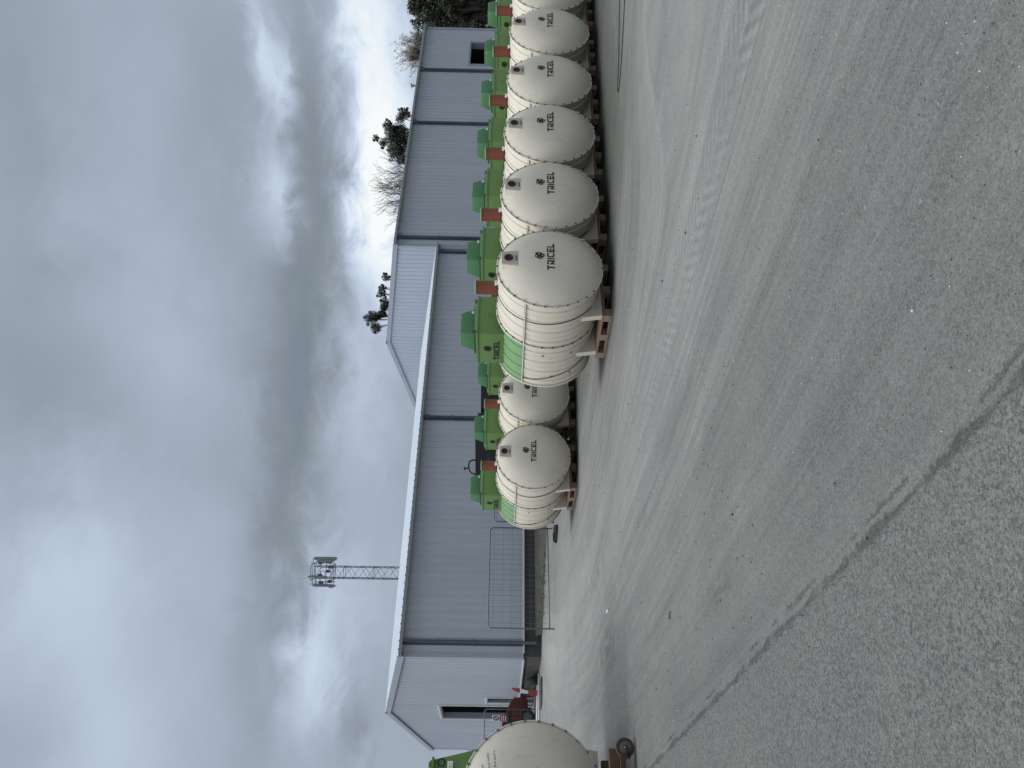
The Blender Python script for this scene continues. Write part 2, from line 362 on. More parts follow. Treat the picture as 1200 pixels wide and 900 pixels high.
# ------------------------------------------------------------------ mesh helpers
class MB:
    def __init__(s): s.bm = bmesh.new(); s.mi = 0
    def face(s, vs, mi=None, smooth=False):
        try: f = s.bm.faces.new([s.bm.verts.new(v) for v in vs])
        except ValueError: return
        f.material_index = s.mi if mi is None else mi; f.smooth = smooth; return f
    def box(s, x0, x1, y0, y1, z0, z1, mi=None, M=None, bev=0):
        c = [(x, y, z) for x in (x0, x1) for y in (y0, y1) for z in (z0, z1)]
        if M is not None: c = [M @ Vector(p) for p in c]
        v = [s.bm.verts.new(p) for p in c]
        fs = []
        for q in ((0, 1, 3, 2), (4, 6, 7, 5), (0, 4, 5, 1), (2, 3, 7, 6), (0, 2, 6, 4), (1, 5, 7, 3)):
            f = s.bm.faces.new([v[i] for i in q]); f.material_index = s.mi if mi is None else mi; fs.append(f)
        if bev:
            es = list({e for f in fs for e in f.edges})
            bmesh.ops.bevel(s.bm, geom=es, offset=bev, segments=2, affect='EDGES', profile=.6)
        return s
    def prism(s, pts, y0, y1, axis='y', mi=None):
        """extrude a 2D outline; axis y: pts are (x, z); axis x: pts are (y, z); axis z: pts are (x, y)"""
        def P(p, t): return {'y': (p[0], t, p[1]), 'x': (t, p[0], p[1]), 'z': (p[0], p[1], t)}[axis]
        a = [s.bm.verts.new(P(p, y0)) for p in pts]; b = [s.bm.verts.new(P(p, y1)) for p in pts]
        n = len(pts); mi = s.mi if mi is None else mi
        for f in [s.bm.faces.new(a), s.bm.faces.new(b[::-1])] + [s.bm.faces.new((a[i], a[(i+1) % n], b[(i+1) % n], b[i])) for i in range(n)]:
            f.material_index = mi
        return s
    def frustum(s, b0, b1, z0, z1, mi=None, bev=0):
        """b0, b1 = (x0, x1, y0, y1) at the bottom and top"""
        v = []
        for (x0, x1, y0, y1), z in ((b0, z0), (b1, z1)):
            v += [s.bm.verts.new(p) for p in ((x0, y0, z), (x1, y0, z), (x1, y1, z), (x0, y1, z))]
        fs = []
        for q in ((3, 2, 1, 0), (4, 5, 6, 7), (0, 1, 5, 4), (1, 2, 6, 5), (2, 3, 7, 6), (3, 0, 4, 7)):
            f = s.bm.faces.new([v[i] for i in q]); f.material_index = s.mi if mi is None else mi; fs.append(f)
        if bev:
            es = list({e for f in fs for e in f.edges})
            bmesh.ops.bevel(s.bm, geom=es, offset=bev, segments=2, affect='EDGES', profile=.6)
        return s
    def tube(s, pts, r, seg=8, mi=None, cap=True, closed=False):
        pts = [Vector(p) for p in pts]; n = len(pts)
        rs = r if isinstance(r, (list, tuple)) else [r]*n
        rings = []; ref = None
        for i, p in enumerate(pts):
            if closed: t = (pts[(i+1) % n] - pts[i-1]).normalized()
            else: t = (pts[min(i+1, n-1)] - pts[max(i-1, 0)]).normalized()
            if ref is None: ref = t.orthogonal().normalized()
            ref = (ref - t*ref.dot(t)).normalized(); bt = t.cross(ref)
            rings.append([s.bm.verts.new(p + (ref*cos(2*pi*k/seg) + bt*sin(2*pi*k/seg))*rs[i]) for k in range(seg)])
        mi = s.mi if mi is None else mi
        for i in range(n if closed else n-1):
            a, b = rings[i], rings[(i+1) % n]
            for k in range(seg):
                f = s.bm.faces.new((a[k], a[(k+1) % seg], b[(k+1) % seg], b[k])); f.material_index = mi; f.smooth = seg > 5
        if cap and not closed:
            for rr in (rings[0][::-1], rings[-1]):
                f = s.bm.faces.new(rr); f.material_index = mi
        return s
    def lathe_y(s, prof, cx=0, cz=0, seg=72, mi=0, matf=None, capa=False, capb=False, smooth=True):
        """prof = [(y, r)]"""
        rings = []
        for y, r in prof:
            if r < 1e-5: rings.append([s.bm.verts.new((cx, y, cz))])
            else: rings.append([s.bm.verts.new((cx+r*cos(2*pi*k/seg), y, cz+r*sin(2*pi*k/seg))) for k in range(seg)])
        for i in range(len(rings)-1):
            a, b = rings[i], rings[i+1]
            for k in range(seg):
                k2 = (k+1) % seg
                if len(a) == 1: vs = (a[0], b[k2], b[k])
                elif len(b) == 1: vs = (a[k], a[k2], b[0])
                else: vs = (a[k], a[k2], b[k2], b[k])
                f = s.bm.faces.new(vs); f.smooth = smooth
                f.material_index = mi if matf is None else matf((k+.5)*360/seg, (prof[i][0]+prof[i+1][0])/2)
        return s
    def lathe_z(s, prof, cx, cy, seg=24, mi=0, smooth=True):
        rings = []
        for z, r in prof:
            if r < 1e-5: rings.append([s.bm.verts.new((cx, cy, z))])
            else: rings.append([s.bm.verts.new((cx+r*cos(2*pi*k/seg), cy+r*sin(2*pi*k/seg), z)) for k in range(seg)])
        for i in range(len(rings)-1):
            a, b = rings[i], rings[i+1]
            for k in range(seg):
                k2 = (k+1) % seg
                if len(a) == 1: vs = (a[0], b[k], b[k2])
                elif len(b) == 1: vs = (a[k2], a[k], b[0])
                else: vs = (a[k2], a[k], b[k], b[k2])
                f = s.bm.faces.new(vs); f.smooth = smooth; f.material_index = mi
        return s
    def build(s, name, mats, parent=None, sharp=None, loc=None, normals=True):
        if normals: bmesh.ops.recalc_face_normals(s.bm, faces=s.bm.faces)
        me = bpy.data.meshes.new(name); s.bm.to_mesh(me); s.bm.free()
        for m in (mats if isinstance(mats, (list, tuple)) else [mats]):
            me.materials.append(MT[m] if isinstance(m, str) else m)
        if sharp is not None:
            me.set_sharp_from_angle(angle=radians(sharp))
        o = bpy.data.objects.new(name, me); COL.objects.link(o)
        if parent: o.parent = parent
        if loc: o.location = loc
        return o

def tag(o, label=None, cat=None, group=None, kind=None):
    if label: o['label'] = label
    if cat: o['category'] = cat
    if group: o['group'] = group
    if kind: o['kind'] = kind
    return o
def empty(name, loc, rz=0):
    o = bpy.data.objects.new(name, None); COL.objects.link(o); o.location = loc; o.rotation_euler = (0, 0, rz)
    o.empty_display_size = .2; return o
CH = {}
def children(o): return [c for c in bpy.data.objects if c.parent == o]
def copy_tree(o, parent=None):
    kids = children(o)
    c = o.copy(); COL.objects.link(c)
    if parent: c.parent = parent
    for k in kids: copy_tree(k, c)
    return c

# ------------------------------------------------------------------ ground
def build_ground():
    m = MB()
    xs = [-400, -80, -20, -5, 0] + [2*i for i in range(1, 29)] + [70, 100, 200, 600]
    ys = [-400, -60, -10, 0, 5, 10, 15, 20, 24, 27, 30, 36, 45, 60, 100, 200, 700]
    V = [[m.bm.verts.new((x, y, gz(x))) for y in ys] for x in xs]
    for i in range(len(xs)-1):
        for j in range(len(ys)-1):
            m.bm.faces.new((V[i][j], V[i+1][j], V[i+1][j+1], V[i][j+1]))
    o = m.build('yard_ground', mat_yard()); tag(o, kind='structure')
    ms = MB(); rn = random.Random(8); ys = []; yy = -4.0
    while yy < 42: ys.append(yy); yy += .035 if yy < 9 else .15
    top = []; bot = []; left = []; wob = 0
    for yy in ys:
        wob = wob*.8 + rn.uniform(-.012, .012); e = 1.315 + wob + rn.uniform(-.006, .006) 
        top.append(ms.bm.verts.new((e-.012, yy, gz(e)+.009))); bot.append(ms.bm.verts.new((e, yy, gz(e)-.004))); left.append(ms.bm.verts.new((0, yy, gz(0)+.009)))
    far_ = [ms.bm.verts.new((-60, yy, gz(0)+.009)) for yy in ys]
    for i in range(len(ys)-1):
        ms.bm.faces.new((far_[i], left[i], left[i+1], far_[i+1])); ms.bm.faces.new((left[i], top[i], top[i+1], left[i+1])); ms.bm.faces.new((top[i], bot[i], bot[i+1], top[i+1]))
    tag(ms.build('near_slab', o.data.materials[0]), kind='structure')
    # rough verge between the yard and the sheds, rising to a narrow kerb
    m = MB(); rnd = random.Random(3)
    xs = [9.4+.5*i for i in range(90)]; rows = 9
    V = []
    for x in xs:
        col = []
        for j in range(rows):
            t = j/(rows-1)
            y0 = 27.1 + .35*sin(x*.9) + .25*sin(x*2.3+1) + max(0, 12-x)*.9
            y = y0 + (29.86-y0)*t
            col.append(m.bm.verts.new((x, y, gz(x) + .004 + max(.03, .215-gz(x))*t**1.3 + (rnd.random()*.05 if 0 < j < rows-1 else 0))))
        V.append(col)
    for i in range(len(xs)-1):
        for j in range(rows-1):
            f = m.bm.faces.new((V[i][j], V[i+1][j], V[i+1][j+1], V[i][j+1])); f.smooth = True
    tag(m.build('verge', 'dirt'), kind='structure')
    m = MB(); m.box(9.5, 54, 29.86, 30.08, -1.2, .215)
    tag(m.build('kerb', 'kerb'), kind='structure')
build_ground()

# ------------------------------------------------------------------ sheds
def ribs(m, s0, s1, zb, zt, P, pitch=.333, holes=(), depth=.032, mi=0, step=.04):
    """profiled sheet between s0 and s1; P(s, off, z) -> point; zb, zt functions of s; holes = (sa, sb, za, zb)"""
    pts = []
    s = s0
    k = 0
    while s < s1 - 1e-6:
        for a, o in ((0, 0), (pitch-.12, 0), (pitch-.085, depth), (pitch-.035, depth)):
            if s+a < s1: pts.append((s+a, o))
        s += pitch
    pts.append((s1, 0))
    for h in holes:
        for e in h[:2]:
            pts.append((e, 0)); 
    pts.sort()
    for (a, oa), (b, ob) in zip(pts, pts[1:]):
        if b-a < 1e-4: continue
        mid = (a+b)/2
        iv = [(zb(a), zt(a), zb(b), zt(b))]
        for h in holes:
            if h[0] < mid < h[1]:
                iv = [(zb(a), h[2], zb(b), h[2]), (h[3], zt(a), h[3], zt(b))] if h[2] > zb(a)+.01 else [(h[3], zt(a), h[3], zt(b))]
        for (b0, t0, b1, t1) in iv:
            m.face([P(a, oa, b0), P(b, ob, b1), P(b, ob, t1), P(a, oa, t0)], mi)

YF = 30.15
def shed(name, x0, x1, eave, ridge, width, label, facade_holes, gable_holes, pipes, zbot, gable_zbot=None):
    root = empty(name, (x0, YF, gz(x0)))
    tag(root, label, 'shed')
    inv = Matrix.Translation((-x0, -YF, -gz(x0)))
    def part(m, nm, mat, sharp=None, parent=None):
        bmesh.ops.transform(m.bm, matrix=inv, verts=m.bm.verts)
        o = m.build(nm, mat, root, sharp, normals=False); return o
    hw = width/2
    # facade
    m = MB()
    ribs(m, x0+.12, x1-.12, lambda s: zbot, lambda s: eave-.05, lambda s, o, z: (s, YF-o, z), holes=facade_holes)
    part(m, 'facade_wall', 'clad')
    # gable walls
    def top(s):
        t = s-YF
        return eave + (ridge-eave)*(1-abs(t-hw)/hw) - .03
    gzb = gable_zbot or (lambda s: zbot)
    m = MB(); ribs(m, YF+.12, YF+width-.1, gzb, top, lambda s, o, z: (x0-o, s, z), holes=gable_holes); part(m, 'gable_wall', 'cladg')
    m = MB(); ribs(m, YF+.12, YF+width-.1, lambda s: zbot, top, lambda s, o, z: (x1+o, s, z), pitch=1.0); part(m, 'far_gable_wall', 'cladg')
    m = MB(); m.face([(x0, YF+width, zbot), (x1, YF+width, zbot), (x1, YF+width, eave), (x0, YF+width, eave)]); part(m, 'rear_wall', 'clad')
    # roof: two sheets with ribs running down the slope
    m = MB()
    ov = .16
    for sgn in (0, 1):
        def P(s, o, t, sgn=sgn):
            yy = (YF-ov if sgn == 0 else YF+width+ov)*(1-t) + (YF+hw)*t
            sl = (ridge-eave)/hw
            zz = (eave-ov*sl)*(1-t) + ridge*t + .05
            return (s, yy, zz+o)
        ribs(m, x0-.08, x1+.08, lambda s: 0.0, lambda s: 1.0, P, depth=.045)
    part(m, 'roof', 'roof')
    m = MB(); m.prism([(YF+hw-.25, ridge+.035), (YF+hw, ridge+.105), (YF+hw+.25, ridge+.035), (YF+hw, ridge+.02)], x0-.1, x1+.1, 'x')
    part(m, 'ridge_cap', 'roof')
    # verge trim on the gable
    for xx, d in ((x0, -1), (x1, 1)):
        for sg in (-1, 1):
            m = MB()
            ye = YF+hw + sg*(hw+.17); ze = eave-.17*(ridge-eave)/hw
            yr = YF+hw
            pts = [(ye, ze-.16), (yr, ridge-.16), (yr, ridge+.10), (ye, ze+.10)]
            m.prism(pts, xx+d*.045, xx+d*.10, 'x'); part(m, 'verge_trim', 'trim')
    # gutter and dark gap under the eave
    m = MB()
    prof = [(YF-.06, eave-.02), (YF-.17, eave-.10), (YF-.33, eave-.10), (YF-.35, eave+.02), (YF-.33, eave+.02), (YF-.315, eave-.07), (YF-.17, eave-.07), (YF-.08, eave)]
    m.prism(prof, x0-.05, x1+.05, 'x'); part(m, 'gutter', 'gutter')
    # corner flashings
    m = MB()
    m.box(x0-.05, x0+.14, YF-.05, YF+.14, zbot, eave-.12); part(m, 'corner_trim', 'trim')
    m = MB(); m.box(x1-.14, x1+.05, YF-.055, YF+.14, zbot, eave-.12); part(m, 'corner_trim', 'trim')
    m = MB(); m.box(x0-.05, x0+.14, YF+width-.14, YF+width+.05, zbot, eave-.1); part(m, 'corner_trim', 'trim')
    # drip flashing
    m = MB(); m.prism([(YF-.06, zbot-.04), (YF-.06, zbot+.02), (YF+.01, zbot+.03), (YF+.01, zbot-.04)], x0+.15, x1-.15, 'x'); part(m, 'drip_flashing', 'lite')
    if gable_zbot is None:
        m = MB(); m.box(x0-.06, x0+.01, YF+.15, YF+width-.15, zbot-.04, zbot+.02)
        part(m, 'drip_flashing', 'lite')
    else:
        m = MB(); last = None
        hs = sorted(gable_holes)
        segs = []; a = YF+.15
        for h in hs:
            if h[2] < 1: segs.append((a, h[0])); a = h[1]
        segs.append((a, YF+width-.15))
        for a, b in segs: m.box(x0-.06, x0+.01, a, b, zbot-.04, zbot+.02)
        part(m, 'drip_flashing', 'lite')
    # plinth
    m = MB(); m.box(x0+.03, x1-.03, YF+.02, YF+.2, -1.3, zbot)
    a = YF+.2
    for h in sorted(gable_holes):
        if h[2] < 1: m.box(x0+.03, x0+.2, a, h[0], -1.3, zbot); a = h[1]
    m.box(x0+.03, x0+.2, a, YF+width-.2, -1.3, zbot)
    m.box(x1-.2, x1-.03, YF+.2, YF+width-.2, -1.3, zbot); m.box(x0+.2, x1-.2, YF+width-.2, YF+width-.02, -1.3, zbot)
    part(m, 'plinth', 'block')
    # downpipes with brackets
    for px_ in pipes:
        m = MB()
        m.tube([(px_, YF-.25, eave-.1), (px_, YF-.25, eave-.25), (px_, YF-.14, eave-.45), (px_, YF-.14, zbot-.5)], .062, 10)
        for zz in (1.2, 2.6, 4.0, 5.4, 6.8):
            if zz < eave-.5:
                m.box(px_-.09, px_+.09, YF-.2, YF-.03, zz, zz+.05)
        # the sheet lap shadowed behind each pipe is a flat joint strip
        o = part(m, 'downpipe', 'dpipe', 40)
        m = MB(); m.box(px_-.11, px_+.11, YF-.048, YF-.002, zbot+.02, eave-.11); part(m, 'joint_strip', 'dpipe')
    # openings
    for h in facade_holes:
        m = MB(); a, b, z0, z1 = h
        m.box(a-.5, b+.5, YF+3, YF+3.1, z0, z1+.3, mi=1); m.box(b+.03, b+.5, YF+.46, YF+3, z0, z1+.3, mi=1); m.box(a-.5, a-.03, YF+.46, YF+3, z0, z1+.3, mi=1); m.box(a-.5, b+.5, YF+.1, YF+3, z1+.031, z1+.3, mi=1)
        m.box(a-.02, a+.04, YF-.05, YF+.45, z0, z1, mi=0); m.box(b-.04, b+.02, YF-.05, YF+.45, z0, z1, mi=0)
        m.box(a+.04, b-.04, YF-.05, YF+.45, z1-.04, z1+.03, mi=0)
        part(m, 'door_opening', ['trim', 'void'])
        m = MB(); m.box(a-.10, a-.021, YF-.07, YF-.001, z0, z1+.1); m.box(b+.021, b+.1, YF-.07, YF-.001, z0, z1+.1); m.box(a-.02, b+.02, YF-.07, YF-.001, z1+.03, z1+.1)
        part(m, 'door_frame', 'trim')
    for h in gable_holes:
        a, b, z0, z1 = h
        m = MB()
        dj = .24 if b-a > 2 else .10
        m.box(x0+dj, x0+3, a-1.5, a+.001, z0, z1+.5, mi=1); m.box(x0+dj, x0+3, b-.001, b+1.5, z0, z1+.5, mi=1); m.box(x0+3, x0+3.1, a-1.5, b+1.5, z0, z1+.5, mi=1); m.box(x0+.05, x0+3, a-1.5, b+1.5, z1+.04, z1+.1, mi=1)
        m.box(x0-.04, x0+dj, a-.02, a+.03, z0, z1, mi=0); m.box(x0-.04, x0+dj, b-.03, b+.02, z0, z1, mi=0)
        m.box(x0-.04, x0+dj, a+.03, b-.03, z1-.03, z1+.03, mi=0)
        part(m, 'door_opening', ['trim', 'void'])
        m = MB(); m.box(x0-.07, x0-.001, a-.10, a-.021, z0, z1+.1); m.box(x0-.07, x0-.001, b+.021, b+.1, z0, z1+.1); m.box(x0-.07, x0-.001, a-.02, b+.02, z1+.03, z1+.1)
        part(m, 'door_frame', 'lite')
    return root
shed('low_shed', 8.66, 30.9, 5.47, 6.96, 18.2, 'long low blue-grey steel shed with a pale roof, open door in its near gable end',
     [], [(36.30, 37.15, .05, 2.13), (37.85, 40.45, .05, 4.36)], [9.18, 19.6, 30.5], .69)
shed('tall_shed', 30.97, 53.35, 7.85, 9.14+.05, 17.0, 'tall blue-grey steel shed at the far yard end, small dark opening in its facade',
     [(48.8, 51.55, 1.0, 4.44)], [], [31.6, 42.06, 47.96], .69)

# ------------------------------------------------------------------ tanks
TR = .816            # flange radius
BR = .785            # body radius
def dome(r):         # how far the end bulges at radius r
    return -.25*(1-(min(r, BR)/BR)**3.3)
def arc(cx, cz, r, a0, a1, n):
    return [(cx+r*cos(radians(a0+(a1-a0)*i/n)), cz+r*sin(radians(a0+(a1-a0)*i/n))) for i in range(n+1)]
def glyphs(txt, h, w, gap):
    """letters as poly-lines in a box of height h and width w"""
    r = h*.28; out = []
    G = {'T': [[(0, h), (w, h)], [(w/2, h), (w/2, 0)]],
         'R': [[(0, h), (w-r, h)] + arc(w-r, h-r, r, 80, 0, 4) + arc(w-r, h*.45+r*.6, r, 0, -80, 3) + [(w*.42, h*.40), (w, 0)], [(0, h*.52), (0, 0)]],
         'I': [[(0, h), (0, 0)]],
         'C': [[(w, h), (r, h)] + arc(r, h-r, r, 100, 180, 4) + arc(r, r, r, 180, 260, 4) + [(w, 0)]],
         'E': [[(w, h), (0, h), (0, 0), (w, 0)], [(0, h/2), (w*.9, h/2)]],
         'L': [[(0, h), (0, 0), (w*.95, 0)]],
         'N': [[(0, 0), (0, h), (w, 0), (w, h)]]}
    x = 0
    for ch in txt:
        for ln in G[ch]: out.append([(x+a, b) for a, b in ln])
        x += (gap if ch == 'I' else w+gap)
    tw = x-gap
    return [[(a-tw/2, b-h/2) for a, b in ln] for ln in out]
def emblem(rad):
    """knot of interlaced loops"""
    out = []
    for k, (a, q) in enumerate(((100, .52), (10, .55), (-80, .52), (190, .50))):
        cx, cz = rad*.5*cos(radians(a)), rad*.5*sin(radians(a))
        out.append(arc(cx, cz, rad*q, a-150, a+130, 12))
    out.append(arc(0, 0, rad*.22, 20, 330, 8))
    out.append([(rad*.55, rad*.75), (rad*.9, rad*1.0), (rad*1.0, rad*.65)])
    return out
def strokes(m, lines, wd, P, mi=0, t=.004):
    """flat mitred strokes mapped on to a surface by P(a, b, off)"""
    for ln in lines:
        pts = []
        for p, q in zip(ln, ln[1:]):          # subdivide so strokes follow the curve of the surface
            n = max(1, int(math.hypot(q[0]-p[0], q[1]-p[1])/.04))
            pts += [(p[0]+(q[0]-p[0])*i/n, p[1]+(q[1]-p[1])*i/n) for i in range(n)]
        pts.append(ln[-1])
        L, Rr = [], []
        for i, p in enumerate(pts):
            a = pts[max(i-1, 0)]; b = pts[min(i+1, len(pts)-1)]
            d = Vector((b[0]-a[0], b[1]-a[1])).normalized(); nn = Vector((-d.y, d.x))*wd/2
            if 0 < i < len(pts)-1:
                d1 = Vector((p[0]-a[0], p[1]-a[1])).normalized(); c = max(.5, d.dot(d1)); nn = nn/c
            e = d*wd/2 if i in (0, len(pts)-1) else Vector((0, 0))
            if i == 0: e = -e
            q = Vector(p)+e*1.0
            L.append(q+nn); Rr.append(q-nn)
        for i in range(len(pts)-1):
            m.face([P(L[i].x, L[i].y, t), P(Rr[i].x, Rr[i].y, t), P(Rr[i+1].x, Rr[i+1].y, t), P(L[i+1].x, L[i+1].y, t)], mi)

def shell_profile(y0, y1):
    """straight barrel with shallow moulded grooves"""
    p = [(y0, BR-.004)]
    n = max(1, round((y1-y0)/.125)); w = (y1-y0)/n
    for i in range(n):
        a = y0+i*w
        hi = BR + (.006 if i % 2 else 0)
        p += [(a+.012, hi), (a+w*.5, hi+.004), (a+w-.018, hi), (a+w-.007, hi-.016), (a+w-.001, hi-.016)]
    p[-1] = (y1, BR-.004)
    return p

def make_tank():
    """origin on the ground under the middle of the front flange; the barrel runs back along +y"""
    root = empty('sewage_tank', (0, 0, 0))
    zc = .981
    L1, L2 = .97, 1.98
    # front end with its inlet panel
    m = MB()
    rr = [0, .1, .2, .3, .4, .48, .55, .61, .66, .70, .73, .755, .77, .78]
    prof = [(dome(r), r) for r in rr] + [(-.004, BR+.002), (.0, BR+.006)]
    m.lathe_y(prof, 0, zc, 96); m.build('front_end', 'cream', root, 50)
    # flanges with bolts
    def flange(y, name, bolts=True):
        m = MB()
        m.lathe_y([(y, BR-.02), (y, TR-.006), (y+.005, TR), (y+.024, TR), (y+.029, TR-.006), (y+.029, BR-.02)], 0, zc, 96, 0)
        if bolts:
            for k in range(30):
                a = 2*pi*(k+.5)/30
                c = Vector(((TR-.012)*cos(a), y-.009, zc+(TR-.012)*sin(a)))
                Mx = Matrix.Translation(c) @ Matrix.Rotation(-a, 4, 'Y')
                m.box(-.010, .011, -.011, .012, -.010, .010, mi=1, M=Mx)
                if random.random() < .18: m.box(-.004, .010, -.012, .010, -.02, .022, mi=2, M=Mx)
        if bolts: m.lathe_y([(y-.001, BR+.0065), (y-.003, BR+.0075), (y-.003, BR+.0105), (y-.001, BR+.0115)], 0, zc, 96, 1)
        return m.build(name, ['rim', 'bolt', 'white'], root, 35)
    flange(0, 'front_flange')
    flange(L1, 'middle_flange'); flange(L2, 'rear_flange', False)
    m = MB(); m.lathe_y(shell_profile(.03, L1), 0, zc, 96); m.build('front_shell', 'cream', root, 20)
    m = MB()
    def upper(deg, y): return 1 if 27 < deg % 360 < 153 else 0
    m.lathe_y(shell_profile(L1+.03, L2), 0, zc, 96, matf=upper); m.build('rear_shell', ['cream', 'lgreen'], root, 20)
    m = MB(); prof = [(L2+.03, BR+.004)] + [(L2+.03-dome(r)*.85, r) for r in reversed(rr)]
    m.lathe_y(prof, 0, zc, 96); m.build('rear_end', 'cream', root, 50)
    # long seam flanges on both flanks
    for sg in (1, -1):
        m = MB(); a = radians(27) if sg > 0 else radians(153)
        Mx = Matrix.Translation((0, 0, zc)) @ Matrix.Rotation(-a, 4, 'Y')
        m.box(BR-.03, TR+.004, .032, L1-.002, -.007, .007, M=Mx); m.box(BR-.03, TR+.004, L1+.032, L2-.002, -.007, .007, M=Mx)
        for k in range(15):
            yy = .09+k*.13
            m.box(TR-.020, TR+.001, yy, yy+.016, -.016, -.0072, mi=1, M=Mx)
        # dark sealant line under the lip
        m.box(BR-.03, TR-.006, .034, L2-.004, -.016, -.0085, mi=1, M=Mx)
        m.build('seam_flange', ['rim', 'bolt'], root)
    # inlet panel: a flat box standing out of the shoulder
    zi = .63
    m = MB()
    m.frustum((-.17, .17, -.19, -.02), (-.13, .13, -.19, .0), 0, .27, bev=.008)
    bmesh.ops.transform(m.bm, matrix=Matrix.Translation((0, 0, zc+.47)), verts=m.bm.verts)
    m.build('inlet_surround', 'cream', root)
    m = MB(); m.box(-.125, .125, -.197, -.185, zc+.475, zc+.735, bev=.003); pan = m.build('inlet_panel', 'panel', root)
    m = MB(); m.lathe_y([(-.199, .048), (-.206, .052), (-.206, .068), (-.196, .072)], 0, zc+zi, 28); pr = m.build('inlet_ring', 'maroonring', pan)
    m = MB(); m.lathe_y([(-.2, 0), (-.2, .05)], 0, zc+zi, 28); m.build('inlet_hole', 'hole', pan)
    m = MB(); strokes(m, glyphs('INLET', .026, .020, .007), .006, lambda a, b, t: (a, -.197-t, zc+.512+b)); m.build('panel_lettering', 'black', pan)
    # name and knot on the front end
    def onend(a, b, t): return (a, dome(sqrt(a*a+b*b))-.001-t, zc+b)
    def mv(lines, da, db): return [[(a+da, b+db) for a, b in ln] for ln in lines]
    m = MB(); strokes(m, mv(glyphs('TRICEL', .090, .064, .040), -.01, .0), .023, onend, t=.003); m.build('end_lettering', 'black', root)
    m = MB(); strokes(m, mv(emblem(.062), .0, .165), .019, onend, t=.003); m.build('end_emblem', 'black', root)
    # sling strap over each half
    def band(tilt, y, nm, a0, a1):
        m = MB(); pts = []
        for k in range(49):
            a = radians(a0+(a1-a0)*k/48)
            pts.append(((BR+.014)*cos(a), y+tilt*sin(a), zc+(BR+.014)*sin(a)))
        m.tube(pts, .0065, 6); m.build(nm, 'rubber', root)
    band(.05, .40, 'strap', -55, 235); band(.22, 1.78, 'strap', 153, 235)
    # lifting eyes and plugs on the flank
    for yy, dg in ((1.18, 176), (1.2, 210), (1.74, 188), (1.76, 212)):
        a = radians(dg); c = Vector(((BR+.008)*cos(a), yy, zc+(BR+.008)*sin(a)))
        m = MB(); m.box(-.011, .011, -.014, .014, -.014, .014, M=Matrix.Translation(c) @ Matrix.Rotation(-a, 4, 'Y'), bev=.004); m.build('plug', 'bolt', root)
    # saddle feet moulded under the barrel
    for yy in (.44, 1.32):
        m = MB(); m.prism([(-.56, .16), (.56, .16), (.61, .48), (.40, .60), (-.40, .60), (-.61, .48)], yy, yy+.095)
        m.build('saddle_foot', 'cream', root)
    # green turret
    tz0, tz1 = zc+.42, zc+1.125
    m = MB(); x0, x1, y0, y1 = -.40, .40, 1.13, 1.90
    m.frustum((x0-.01, x1+.01, y0-.01, y1+.01), (x0, x1, y0, y1), tz0, tz1-.02, bev=.018)
    m.box(x0-.012, x1+.012, y0-.012, y1+.012, tz1-.032, tz1, bev=.006)
    tur = m.build('turret', 'green', root, 30)
    m = MB(); m.frustum((x0+.02, x1-.02, y0+.02, y1-.02), (x0+.05, x1-.05, y0+.05, y1-.05), tz1+.001, tz1+.035, bev=.01)
    m.box(x0+.03, x0+.10, y0+.025, y0+.09, tz1+.03, tz1+.048); m.box(x1-.10, x1-.03, y0+.025, y0+.09, tz1+.03, tz1+.048)
    lid = m.build('turret_lid', 'dgreen', tur)
    m = MB(); m.frustum((x0+.06, x0+.60, y0+.09, y0+.54), (x0+.11, x0+.54, y0+.13, y0+.46), tz1+.034, tz1+.275, bev=.022)
    m.box(x0+.03, x0+.64, y0+.06, y0+.57, tz1+.034, tz1+.05, bev=.004)
    cowl = m.build('vent_cowl', 'dgreen', lid, 35)
    m = MB(); m.box(x0+.50, x0+.545, y0+.075, y0+.098, tz1+.055, tz1+.095, bev=.004); m.build('latch', 'white', cowl)
    m = MB(); m.box(x0+.10, x0+.14, y0+.07, y0+.098, tz1+.055, tz1+.08, bev=.004); m.build('latch', 'dgreen', cowl)
    def onside(a, b, t): return (x0-.006-.010*(zc+1.1-(zc+.80+b))/.7-t, y0+.40-a, zc+.80+b)
    m = MB(); strokes(m, mv(glyphs('TRICEL', .078, .058, .038), -.02, .0), .019, onside, t=.004); m.build('turret_lettering', 'black', tur)
    m = MB(); strokes(m, mv(emblem(.056), .02, .145), .018, onside, t=.004); m.build('turret_emblem', 'black', tur)
    m = MB(); m.lathe_y([(y0-.022, 0), (y0-.022, .012), (y0-.004, .014)], .0, zc+.95, 12); m.build('rivet', 'lgreen', tur)
    # terracotta riser pipe with its green cap
    m = MB(); m.lathe_z([(zc+.72, .108), (zc+1.13, .108), (zc+1.13, .096), (zc+1.06, .096), (zc+1.06, 0)], 0, .47, 36)
    rp = m.build('riser_pipe', 'pipe', root, 40)
    m = MB(); m.lathe_z([(zc+1.128, .118), (zc+1.142, .118), (zc+1.150, .10), (zc+1.150, 0)], 0, .47, 36); m.build('pipe_cap', 'lgreen', rp, 40)
    m = MB(); m.lathe_z([(zc+.76, .135), (zc+.805, .135), (zc+.81, .112)], 0, .47, 36); m.build('pipe_collar', 'maroonring', rp, 40)
    m = MB(); m.box(-.05, .02, .47-.145, .47-.10, zc+.78, zc+.84, bev=.004); m.build('clip', 'white', rp)
    return root
tank = make_tank()
ords = ['first', 'second', 'third', 'fourth', 'fifth', 'sixth', 'seventh', 'eighth', 'ninth', 'tenth', 'eleventh', 'twelfth', 'thirteenth', 'fourteenth']
XA, SP, YA = 8.257, 1.656, 8.43
XG, YG = 8.464, 14.45
